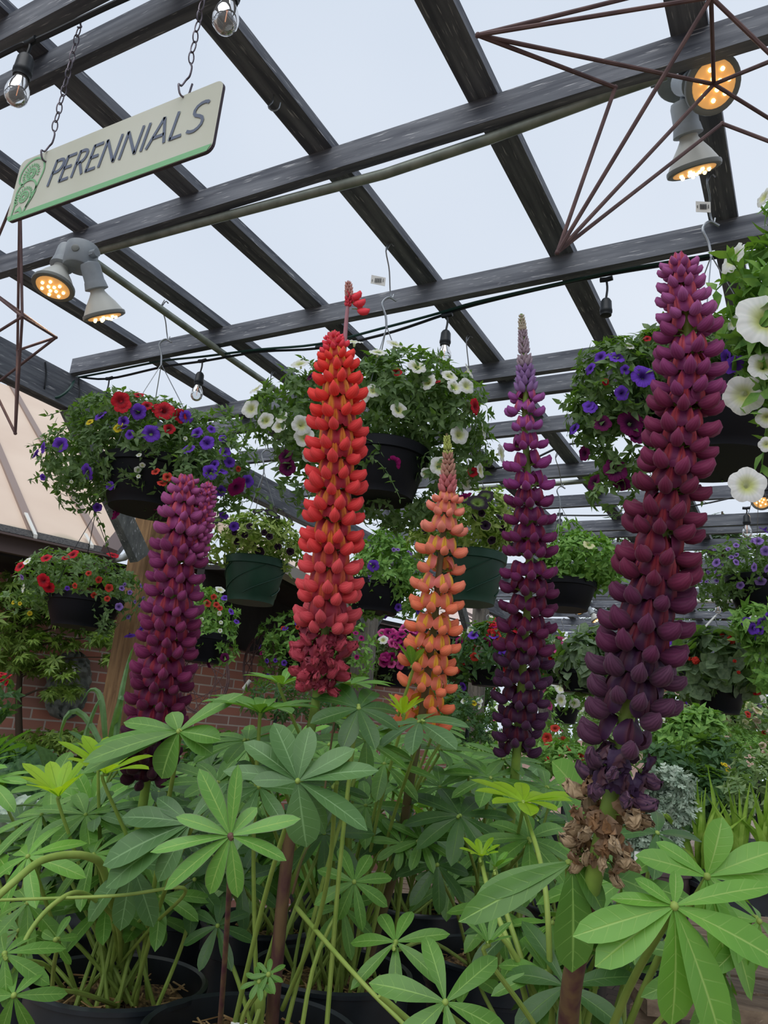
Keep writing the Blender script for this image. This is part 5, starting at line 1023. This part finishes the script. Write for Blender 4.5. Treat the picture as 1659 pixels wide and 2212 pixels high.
basket('hanging basket of lilac flowers at the right edge', 1640, 1250, 4.3, .17, .17, [(1590, 1230, 4.3, 75, 55, 80), (1650, 1210, 4.3, 70, 50, 80), (1545, 1260, 4.3, 40, 40, 40), (1590, 1290, 4.3, 40, 25, 40)], 1900, .04, G1,
       [('lilac', 0, .05, [(1550, 1217, 18), (1552, 1237, 14), (1545, 1190, 12), (1590, 1180, 12), (1615, 1185, 14), (1638, 1172, 20), (1655, 1190, 20), (1625, 1225, 18), (1592, 1200, 10), (1588, 1216, 14), (1598, 1263, 16), (1642, 1252, 22), (1653, 1226, 18), (1573, 1188, 10), (1562, 1222, 8), (1530, 1235, 8), (1515, 1257, 8), (1527, 1258, 8), (1548, 1256, 9), (1580, 1205, 10), (1630, 1170, 14)])], hook=vhook(1640, 1000), seed=23, trail=10)
def begonia(label, x, y, D, blobs, fl, seed, tagp=False):
    t = basket(label, x, y, D, .14, .15, blobs, 520, .088, GB, fl, hook=None, seed=seed, tpl=T_RD, flat=.12, sprig=3)
    if tagp: m = M(); a = P(1546, 1330, D); b = P(1512, 1366, D); m.bar(a, b, .004, .04, TOC); m.build('paper_tag', CARD, t, False)
    return t
begonia('hanging begonia basket with grey green round leaves, coral blooms and a paper tag', 1555, 1485, 4.6, [(1555, 1435, 4.6, 78, 55, 75), (1500, 1470, 4.6, 35, 35, 40), (1610, 1470, 4.6, 35, 35, 40), (1555, 1400, 4.6, 50, 25, 50)],
        [('*coral', 0, .07, [(1578, 1387, 26), (1560, 1375, 14), (1548, 1372, 12), (1502, 1427, 22), (1492, 1424, 12), (1585, 1428, 10), (1598, 1390, 12), (1622, 1418, 12), (1594, 1452, 10)]), ('*red', 0, .07, [(1628, 1490, 24), (1634, 1388, 20), (1648, 1386, 16)])], 31, True)
begonia('hanging begonia basket partly hidden behind the tall maroon lupin', 1250, 1450, 5.6, [(1260, 1430, 5.6, 45, 55, 60), (1290, 1410, 5.6, 30, 40, 40)], [('*coral', 0, .07, [(1302, 1384, 14), (1290, 1390, 14)]), ('*red', 0, .05, [(1310, 1378, 10)])], 32)
far = [('basket of mixed red and purple flowers right of the orange lupin', 1050, 1440, 6.5, [(1040, 1410, 6.5, 55, 55, 60), (1060, 1380, 6.5, 40, 30, 40)], G3, [('purple', 7, .08, None), ('red', 6, .08, None), ('coral', 4, .07, None), ('white', 3, .06, None), ('magenta', 5, .07, None)]),
 ('lower basket of red and purple flowers behind the orange lupin', 1020, 1510, 7.5, [(1020, 1480, 7.5, 45, 45, 55), (990, 1440, 7.5, 30, 40, 40)], G3, [('purple', 6, .09, None), ('coral', 7, .08, None), ('magenta', 6, .08, None)]),
 ('far basket of pink and white flowers right of the plum lupin', 1220, 1530, 8.5, [(1215, 1500, 8.5, 45, 35, 55), (1240, 1470, 8.5, 35, 35, 40)], G2, [('white', 9, .11, None), ('pink', 8, .1, None), ('lilac', 4, .09, None)]),
 ('far basket of pink, white and red flowers above the pink one', 1215, 1440, 7.0, [(1205, 1420, 7, 40, 40, 50)], G3, [('white', 8, .08, None), ('pink', 8, .08, None), ('red', 6, .07, None)]),
 ('far basket of violet flowers behind the maroon spike', 1480, 1420, 7.0, [(1480, 1400, 7, 35, 30, 40)], G1, [('lilac', 14, .08, None), ('purple', 8, .08, None)]),
 ('far basket of blue purple petunias at the right edge above the red begonia', 1715, 1370, 4.0, [(1640, 1350, 4, 40, 35, 40), (1655, 1420, 4.0, 30, 60, 30)], G2, [('purple', 0, .06, [(1615, 1345, 22), (1628, 1358, 24), (1645, 1342, 24), (1640, 1360, 20), (1600, 1358, 12), (1637, 1375, 16), (1655, 1335, 20)]), ('white', 0, .04, [(1628, 1338, 16), (1650, 1320, 12)])]),
 ('far basket of pale pink flowers below the tagged begonia', 1600, 1540, 7.5, [(1600, 1515, 7.5, 50, 35, 50)], G3, [('lilac', 14, .09, None), ('pink', 6, .08, None)]),
 ('far basket of dusty pink and purple flowers left of the tagged begonia', 1475, 1535, 7.0, [(1480, 1510, 7, 45, 30, 50)], G3, [('blush', 10, .09, None), ('purple', 8, .08, None), ('coral', 5, .07, None)]),
 ('far low basket with orange and red flowers behind the plum lupin', 1175, 1490, 9.0, [(1180, 1470, 9, 40, 40, 50)], G3, [('coral', 8, .1, None), ('red', 6, .1, None)]),
 ('basket of red flowers hanging right of the orange lupin against the striped roof', 1080, 1370, 8.0, [(1075, 1370, 8, 45, 30, 50)], G3, [('red', 6, .12, None), ('pink', 6, .1, None), ('white', 3, .1, None)]),
 ('small basket of mixed flowers behind the wilted red florets', 780, 1440, 6.8, [(775, 1430, 6.8, 45, 50, 50)], G2, [('magenta', 6, .08, None), ('coral', 4, .07, None), ('purple', 5, .08, None)])]
for i, (l, x, y, D, bl, lm_, fl) in enumerate(far): basket(l, x, y, D, .15, .16, bl, 650, .055+.004*D, lm_, fl, hook=None, seed=40+i, wires=(D < 9))

# ================================================================== LEFT CORNER: MAPLE, MASK, FERN
rs = np.random.RandomState(5)
tb = P(40, 2100, 4.6); t = thing('japanese_maple', 'japanese maple with fine cut green leaves before the brick wall', 'tree', V(tb[0], tb[1], 0))
m = M(); trunk = curve([V(tb[0], tb[1], 0), P(45, 1700, 4.6), P(40, 1520, 4.6), P(45, 1400, 4.6), P(30, 1250, 4.6)], 24); m.tube(trunk, np.linspace(.03, .008, 24), 8)
sprays = [(60, 1290, 70, 16), (120, 1320, 90, 22), (20, 1340, 60, 30), (180, 1330, 70, 16), (80, 1380, 90, 20), (30, 1420, 50, 26), (110, 1440, 60, 18), (140, 1490, 40, 14), (150, 1590, 60, 14), (90, 1600, 70, 22), (30, 1620, 60, 26), (60, 1660, 70, 24), (170, 1640, 60, 12), (230, 1380, 40, 12), (250, 1420, 30, 12), (200, 1350, 40, 14), (10, 1260, 40, 20), (100, 1270, 60, 14), (0, 1700, 50, 30), (120, 1700, 60, 20)]
for x, y, rx, ry in sprays:
    q = P(x, y, 4.55); i = int(np.argmin(np.abs(trunk[:, 2]-(q[2]-.1)))); m.tube(curve([trunk[i], lerp(trunk[i], q, .5)+UPW*.03, q], 8), np.linspace(.008, .002, 8), 5)
m.build('trunk', TWIG, t)
m = M()
for x, y, rx, ry in sprays:
    for k in range(int(rx*.9)):
        a = rs.rand()*6.28; q = math.sqrt(rs.rand()); p = P(x+rx*q*math.cos(a), y+ry*q*math.sin(a)+abs(q*math.cos(a))*8, 4.55+rs.normal()*.12)
        place(m, T_ST, p, nrm(V(rs.normal(), rs.normal(), -.5)), nrm(UPW+TOC*.5+rs.normal(size=3)*.4), .07*(.7+.5*rs.rand()))
m.build('foliage', GM, t)
# stone face plaque
STN = mat('grey_cast_stone', (96, 102, 98), .9, (132, 138, 132), 22, bump=.9)
c = onp(146, 1480, W0+WN*.06, WN); sc_ = np.dot(c-CAM, fw)/F
t = thing('stone_face_plaque', 'grey stone face plaque with a price sticker on the brick wall', 'wall plaque', c)
m = M(); G = []
for i in range(25):
    v = i/24*2-1; row = []
    for j in range(19):
        u = j/18*2-1; wid = math.sqrt(max(0, 1-abs(v)**2.6))*.9+.02; zz = .10*math.sqrt(max(0, 1-u*u))
        zz += .05*math.exp(-(u/.16)**2)*math.exp(-((v+.02)/.28)**2)*(1 if v < .2 else .6) - .035*(math.exp(-((abs(u)-.38)/.16)**2)*math.exp(-((v-.22)/.11)**2)) + .02*math.exp(-((v-.4)/.06)**2)*math.exp(-((abs(u)-.35)/.25)**2) - .02*math.exp(-((v+.38)/.035)**2)*math.exp(-(u/.28)**2)+.015*math.exp(-((v+.30)/.05)**2)*math.exp(-(u/.3)**2)
        if v > .5 or abs(u) > .75 or v < -.55: zz += .016*math.sin(14*u+9*v)+.012*math.sin(23*v-11*u)
        row.append(c+WD*(-u*wid*52*sc_*1.0)+UPW*(v*72*sc_)+WN*zz)
    G.append(row)
m.grid(G); m.build('face', STN, t); m = M(); m.box(onp(150, 1447, W0+WN*.17, WN), (.012, .075, .045), np.stack([WN, WD, UPW], 1)); m.build('price_sticker', CARD, t, False)
# wire hoops (plant supports) before the wall
def hoop(x, y, D, r, label, tilt):
    t = thing('wire_plant_support', label, 'plant support', P(x, y, D)); c = P(x, y, D); Fm = frame(nrm(TOC*.5+RGT*tilt), UPW); m = M()
    for k in (1, .94): m.tube([c+Fm[:, 0]*math.cos(a)*r*k+Fm[:, 1]*math.sin(a)*r*k for a in np.linspace(0, 6.283, 40)], .006, 5, False)
    m.build('rim', RUST, t); m = M()
    for a in np.linspace(0, 6.28, 14)[:-1]: m.tube([c+Fm[:, 0]*math.cos(a)*r+Fm[:, 1]*math.sin(a)*r, c+Fm[:, 0]*math.cos(a+2.2)*r+Fm[:, 1]*math.sin(a+2.2)*r], .003, 4)
    m.build('cross_wires', RUST, t)
hoop(560, 1432, 5.0, .19, 'round rusty wire hoop leaning before the brick wall between the baskets', -.6)
hoop(440, 1470, 4.8, .2, 'second rusty wire hoop left of the round one, behind the magenta lupin', -.3)
m = M(); m.tube([P(508, 1475, 4.7), P(528, 1500-30, 4.7), P(545, 1440+30, 4.7)] if 0 else [P(526, 1488, 4.7), P(540, 1470, 4.7)], .012, 8); tag(m.build('white_pipe', LAMPW), 'short white pipe end before the brick wall', 'pipe')

def bush(label, cat, name, blobs, n, L, lm_, flowers, seed, tpl=T_OV, pot=None, flat=.1, sprig=4, dirn=None):
    rs = np.random.RandomState(seed); bl = [blob(*b) for b in blobs]; c = bl[0][0]; zb_ = min(b[0][2]-b[2][2] for b in bl)
    t = thing(name, label, cat, V(c[0], c[1], zb_)); m = M(); scatter(m, bl, n, L, rs, tpl, flat=flat, sprig=sprig, droop=0, inner=.45); m.build('foliage', lm_, t)
    if pot:
        r, h, b0 = pot; cc = V(c[0], c[1], b0+h); m = M(); m.lathe([(r*.8, -h), (r, -.01), (r*1.04, -.01), (r*1.04, 0), (r*.95, 0), (r*.9, -.02)], cc, n=24); m.tube([cc-UPW*.03, V(c[0], c[1], c[2])], .01, 6); m.build('pot', POT, t)
    cnt = 0
    for col, num, size, spec in flowers:
        for q in (spec or [None]*num):
            b_ = bl[rs.randint(len(bl))]; u = nrm(rs.normal(size=3)+V(0, 1., .6)); pos = b_[0]+b_[1].T@(u*b_[2])*1.05; s = size*(.7+.5*rs.rand())
            if q is not None: pos = P(q[0], q[1], np.dot(b_[0]-CAM, fw)-.1); s = q[2]*np.dot(pos-CAM, fw)/F
            if cnt < 100: ob('flower', FLW[col], t, mw(frame(nrm(TOC*.7+UPW*.6+rs.normal(size=3)*.35), rs.normal(size=3)), pos, s)); cnt += 1
    return t
TZ = .8
def table(name, x0, x1, y, D0, D1, label, z=TZ):
    a = P(x0, y, D0); b = P(x1, y, D0); c_ = (a+b)/2; w_ = np.linalg.norm((b-a)[:2]); t = thing(name, label, 'table', V(c_[0], c_[1], 0)); d_ = D1-D0; ux_ = nrm((b-a)*V(1, 1, 0)); vy = V(-ux_[1], ux_[0], 0); k = int(d_/.12)
    for i in range(k): m = M(); q = V(c_[0], c_[1], z-.015)+vy*(i*.12); m.bar(q-ux_*w_/2, q+ux_*w_/2, .1, .025); m.build('slat', BENCH, t, False)
    for s in (-.45, .45):
        for q in (.03, d_-.15): m = M(); p = V(c_[0], c_[1], 0)+ux_*w_*s+vy*q; m.box((p[0], p[1], (z-.03)/2), (.08, .08, z-.03)); m.build('leg', BENCH, t, False)
    return t
table('display_table', 1380, 2300, 1700, 1.55, 2.6, 'wooden table at right carrying iris, silver leaf plants and trays', .98)
table('display_table', -900, 150, 1700, 2.5, 3.6, 'wooden table at the left carrying fern and heuchera', .72)
table('display_table', 850, 2300, 1650, 3.2, 6.8, 'long table behind at right carrying flowering perennials', .74)
bush('dark fern in the lower left corner', 'fern', 'potted_fern', [(30, 1700, 3.0, 60, 45, 50), (90, 1720, 3.0, 30, 30, 30)], 500, .12, G3, [], 71, T_LC, (.12, .15, .72))
bush('broad leaved green plant behind the yellow green lupin leaves at lower left', 'plant', 'potted_hosta', [(70, 1735, 2.8, 60, 30, 50)], 110, .16, G3, [], 72, T_RD, (.12, .15, .72))
bush('heuchera with pale silvery scalloped leaves in the lower left corner', 'plant', 'potted_heuchera', [(35, 1765, 2.6, 45, 22, 35)], 140, .055, GS, [], 73, T_RD, (.1, .12, .72))
bush('low feathery green plant beside the heuchera', 'plant', 'potted_perennial', [(90, 1780, 2.6, 45, 25, 35)], 300, .05, G2, [], 74, T_LC, (.1, .12, .72))
bush('red geranium at the left edge before the maple', 'geranium', 'potted_geranium', [(-5, 1510, 3.2, 30, 35, 30)], 120, .05, G3, [('red', 0, .05, [(5, 1455, 20), (18, 1462, 18), (2, 1470, 16), (14, 1475, 14), (-4, 1460, 16)])], 75)
m = M(); m.box(P(22, 1560, 5.2), (.3, .05, .9), np.stack([WD, WN, UPW], 1)); tag(m.build('grey_board', mat('grey_board_paint', (110, 116, 120), .8)), 'grey board leaning on the wall behind the maple', 'board')

# strap leaved bulbs left of the magenta spike
def blades(label, name, cat, pts, D, wd, lm_, seed, base=None, pot=None):
    rs = np.random.RandomState(seed); c = P(*pts[0][0], D); t = thing(name, label, cat, c)
    for pl in pts:
        m = M(); Cc = curve([P(x, y, D+.02*rs.normal()) for x, y in pl], 12); G = []
        T = np.gradient(Cc, axis=0)
        for i, q in enumerate(Cc):
            s = nrm(np.cross(T[i], TOC+RGT*.4*rs.rand())); f_ = (.55+.45*math.sin(math.pi*min(1, i/10)))*min(1.0, ((11-i)/6)**.8)+.02; G.append([q-s*wd*f_, q+TOC*.004, q+s*wd*f_])
        m.grid(G); m.build('blade', lm_, t)
    return t
blades('strap leaved bulb plant behind the yellow green lupin leaves', 'strap_leaf_plant', 'plant', [[(235, 1680), (215, 1600), (175, 1540), (145, 1545), (130, 1590), (138, 1610)], [(232, 1690), (225, 1560), (215, 1500), (195, 1490), (175, 1520)], [(225, 1700), (190, 1640), (185, 1590), (210, 1520), (222, 1510)], [(240, 1690), (235, 1620), (258, 1520), (268, 1505), (272, 1525)], [(230, 1700), (205, 1650), (180, 1680), (170, 1690)], [(245, 1690), (250, 1600), (262, 1500), (280, 1420), (292, 1390)]], 1.6, .0062, fleaf('grey_green_blade', (84, 116, 78), (108, 138, 98)), 81)
# right side: iris like blades, dusty miller, trays
bl_ = []
rs = np.random.RandomState(9)
for x0, y0, n_ in ((1515, 1880, 13), (1600, 1880, 12), (1655, 1850, 9)):
    for k in range(n_):
        dx = rs.normal()*38; top_ = 1665+rs.rand()*90+abs(dx)*.6; bl_.append([(x0+rs.normal()*8, y0), (x0+dx*.35, lerp(y0, top_, .5)), (x0+dx*1.1, top_)])
bl_ += [[(1500, 1870), (1475, 1800), (1440, 1762), (1425, 1755)], [(1530, 1870), (1545, 1760), (1528, 1655)]]
blades('clump of bright green iris blades on the right hand table', 'iris_clump', 'plant', bl_, 1.6, .0085, GI, 82)
bush('silver dusty miller with lacy leaves beside the iris blades', 'dusty miller', 'dusty_miller', [(1425, 1780, 1.62, 45, 50, 45), (1440, 1700, 1.62, 40, 25, 35), (1450, 1745, 1.62, 42, 30, 35), (1400, 1830, 1.62, 40, 30, 35)], 900, .028, GS, [], 83, T_LC, (.06, .1, .98))
m = M(); a = P(1610, 1905, 1.45); R3 = np.stack([RGT, -TOC, UPW], 1); m.box(P(1630, 1925, 1.52), (.30, .2, .05), R3); m.box(P(1630, 1908, 1.52), (.31, .21, .008), R3); tag(m.build('plant_tray', POT, smooth=False), 'black plastic plant tray on the right hand table', 'tray')
m = M(); m.lathe([(.045, -.09), (.055, 0), (.058, 0), (.058, .006), (.05, .006)], P(1430, 1885, 1.5), n=24); m.build
t = thing('potted_plant', 'dark printed pot with a white price label, half hidden behind the lupin leaves at right', 'pot', P(1420, 1930, 1.5))
m.build('pot', mat('printed_pot', (66, 52, 54), .6, (90, 74, 76), 25), t)
m = M(); m.box(P(1391, 1855, 1.40), (.035, .0015, .022), R3); lb = m.build('price_label', CARD, t, False); m = M()
for k in range(9): m.box(P(1383+k*2.1, 1859, 1.398), (.0011 if k % 3 else .0018, .0008, .009), R3)
m.box(P(1385, 1847, 1.398), (.008, .0008, .0018), R3); m.box(P(1401, 1848, 1.398), (.006, .0008, .0022), R3); m.build('barcode', INK, lb, False)
# barcode tags on the wire hooks
for x, y, D, l, rz in ((1519, 447, 1.9, 'white barcode tag stuck on the wire hook of the large right basket', .05), (817, 606, 2.3, 'white barcode tag stuck on the wire hook above the white petunia basket', -.12)):
    t = thing('barcode_tag', l, 'tag', P(x, y, D)); A3 = np.stack([nrm(RGT+UPW*rz), -TOC, UPW], 1); m = M(); m.box(P(x, y, D), (.036*D/1.9, .001, .030*D/1.9 if D < 2 else .028), A3); cd_ = m.build('card', CARD, t, False); m = M()
    for k in range(8): m.box(P(x-7+k*1.9, y, D)-fw*.0022, (.0012, .0006, .015), A3)
    m.box(P(x-13, y, D)-fw*.0022, (.0012, .0006, .008), A3); m.box(P(x+11, y, D)-fw*.0022, (.0015, .0006, .011), A3); m.build('barcode', INK, cd_, False)

# background perennials on the far tables and beyond
bush('dark leafy shrub right of the tall lupin', 'shrub', 'potted_shrub', [(1470, 1600, 3.3, 55, 50, 55), (1510, 1570, 3.3, 40, 30, 40)], 900, .06, G2, [], 91, pot=(.14, .15, .74))
bush('dark low shrub beside the leafy shrub at right', 'shrub', 'potted_shrub', [(1540, 1640, 3.0, 60, 40, 50), (1440, 1650, 2.8, 45, 35, 40)], 900, .045, G3, [('yellow', 0, .03, [(1567, 1652, 11), (1572, 1663, 10), (1560, 1650, 8)])], 92, pot=(.14, .15, .74))
bush('variegated small leaved plant at the right edge behind the iris', 'plant', 'potted_perennial', [(1635, 1680, 2.6, 50, 50, 45), (1600, 1720, 2.5, 30, 40, 30)], 900, .03, GF, [('blush', 0, .03, [(1612, 1636, 10), (1620, 1634, 10), (1628, 1636, 9), (1616, 1646, 9), (1624, 1650, 9), (1618, 1654, 7)])], 93, pot=(.12, .13, .8))
bush('bank of cream flowered perennials beyond the baskets at right', 'plant', 'flowering_perennial', [(1600, 1560, 5.2, 90, 40, 80), (1520, 1560, 5.5, 50, 35, 60), (1640, 1600, 4.6, 60, 40, 60)], 1500, .06, GF, [('cream', 60, .06, None), ('blush', 28, .06, None), ('coral', 6, .04, None), ('yellow', 3, .04, None)], 94, pot=(.2, .2, .74))
bush('light green feathery perennials below the cream flowers', 'plant', 'flowering_perennial', [(1590, 1610, 4.2, 70, 30, 60), (1650, 1640, 3.8, 50, 30, 50)], 1100, .04, G2, [('blush', 8, .04, None)], 95, T_LC, (.15, .15, .74))
bush('low green perennials behind the plum lupin stem', 'plant', 'potted_perennial', [(1220, 1640, 3.0, 70, 30, 60), (1040, 1650, 3.2, 70, 35, 60)], 1300, .04, G2, [('coral', 5, .03, None)], 96, pot=(.14, .15, .74))
bush('pale green shrubs beyond the far post', 'shrub', 'garden_shrub', [(1250, 1570, 9, 40, 40, 40), (1330, 1600, 7, 60, 50, 50), (1290, 1560, 10, 50, 40, 50)], 1000, .1, GF, [('white', 8, .08, None)], 97)
bush('dark green perennials between orange and plum lupins', 'plant', 'potted_perennial', [(1010, 1570, 4.2, 60, 60, 60), (960, 1530, 5, 50, 50, 50)], 1000, .05, G3, [('white', 6, .04, None), ('yellow', 2, .03, None)], 98, T_LC, (.15, .15, .74))
bush('green hedge of potted stock in the middle distance', 'shrub', 'garden_shrub', [(1100, 1560, 10, 120, 50, 80), (950, 1560, 10, 80, 50, 60), (1450, 1580, 11, 120, 40, 80)], 1600, .12, GF, [('white', 10, .1, None), ('pink', 8, .09, None)], 99)
bush('feathery grasses below the brick wall between the lupins', 'plant', 'potted_grass', [(600, 1510, 4.2, 70, 40, 50), (720, 1530, 4.3, 60, 40, 50)], 900, .05, G3, [], 100, T_LN, (.14, .15, .74))
bush('foliage mass under the brick wall behind the left lupin', 'shrub', 'garden_shrub', [(330, 1700, 2.6, 90, 70, 60), (480, 1640, 2.8, 80, 50, 60), (180, 1800, 2.4, 80, 60, 60)], 1600, .05, G3, [], 101, pot=(.2, .2, .6))
bush('tall thin perennial stems with pink flowers in front of the post', 'plant', 'flowering_perennial', [(1185, 1600, 6, 30, 50, 40)], 250, .05, G2, [('coral', 5, .08, None)], 102, pot=(.12, .12, .74))
bush('low dark foliage under the iris blades and silver leaves', 'plant', 'potted_perennial', [(1540, 1720, 2.75, 110, 45, 60), (1440, 1760, 2.7, 60, 50, 50)], 1500, .05, G3, [], 103, pot=(.16, .15, .74))
# conifers beyond the pergola
for i, (x, y, D, w_, h_) in enumerate(((1560, 1150, 24, 26, 90), (1335, 1180, 26, 30, 70), (1440, 1190, 27, 40, 80))):
    rs = np.random.RandomState(i+3); t = thing('conifer', ['tall conifer seen through the beams at right', 'conifer top seen left of the maroon spike', 'conifer seen right behind the maroon spike'][i], 'tree', V(*P(x, y, D)[:2], 0))
    top_ = P(x, y-h_/2, D); zb_ = 0; m = M(); m.tube([V(top_[0], top_[1], 0), top_], [.25, .03], 8); m.build('trunk', TWIG, t); m = M()
    for k in range(900):
        f_ = rs.rand()**.8; z_ = top_[2]-f_*5; a = rs.rand()*6.28; r_ = (.15+f_*1.6)*rs.rand()**.5; place(m, T_LC, V(top_[0]+r_*math.cos(a), top_[1]+r_*math.sin(a), z_), nrm(V(math.cos(a), math.sin(a), -.35)), UPW, .45)
    m.build('foliage', GE, t)
# far fence/shed closing the yard
FN = mat('pink_brick_far', (178, 150, 140), .8, (160, 134, 126), 4)
m = M(); c_ = P(1150, 1560, 17); m.box((c_[0], c_[1], .8), (.2, 9, 1.6), np.stack([-TOC, RGT, UPW], 1)); tag(m.build('garden_wall', FN, smooth=False), 'low pinkish brick wall far behind the flower tables', 'wall')
# small sign far right
m = M(); m.box(P(1638, 1508, 6.5), (.13, .01, .075), R3); s_ = m.build('plant_sign', SIGNM, smooth=False); tag(s_, 'small cream sign ending in ALS among the far flowers at right', 'sign')
SO = P(1630, 1514, 6.5)-fw*.03; lm = M(); x = 0.0
for ch in 'ALS':
    for st in LET[ch]:
        q = np.array([(x+a*.03, b__*.03) for a, b__ in st]); T_ = None
        q = curve(q, 10)[:, :2] if len(q) > 4 else (np.array([q[0], (q[0]+q[1])/2, q[1]]) if len(q) == 2 else q)
        for i in range(len(q)-1): lm.bar(SO+RGT*q[i][0]+UPW*q[i][1], SO+RGT*q[i+1][0]+UPW*q[i+1][1], .005, .005)
    x += .028
lm.build('lettering', SIGNL, s_, False)

GR = {'lupin': 'potted lupins on the bench', 'hanging basket': 'hanging flower baskets', 'wire hook': 'wire hooks under the pergola', 'cable': 'cables under the pergola', 'conifer': 'conifers', 'plant': 'perennials on the tables',
      'floodlight': 'floodlights on the pergola', 'pipe': 'conduits and pipes', 'table': 'display tables', 'garden ornament': 'hanging rod stars', 'plant support': 'wire hoops by the wall', 'tag': 'barcode tags', 'shrub': 'shrubs in the middle distance', 'tree': 'trees beyond the pergola'}
for o in list(SC.objects):
    if o.parent is None and 'category' in o and 'group' not in o and o['category'] in GR and o.name.split('.')[0] != 'japanese_maple': o['group'] = GR[o['category']]
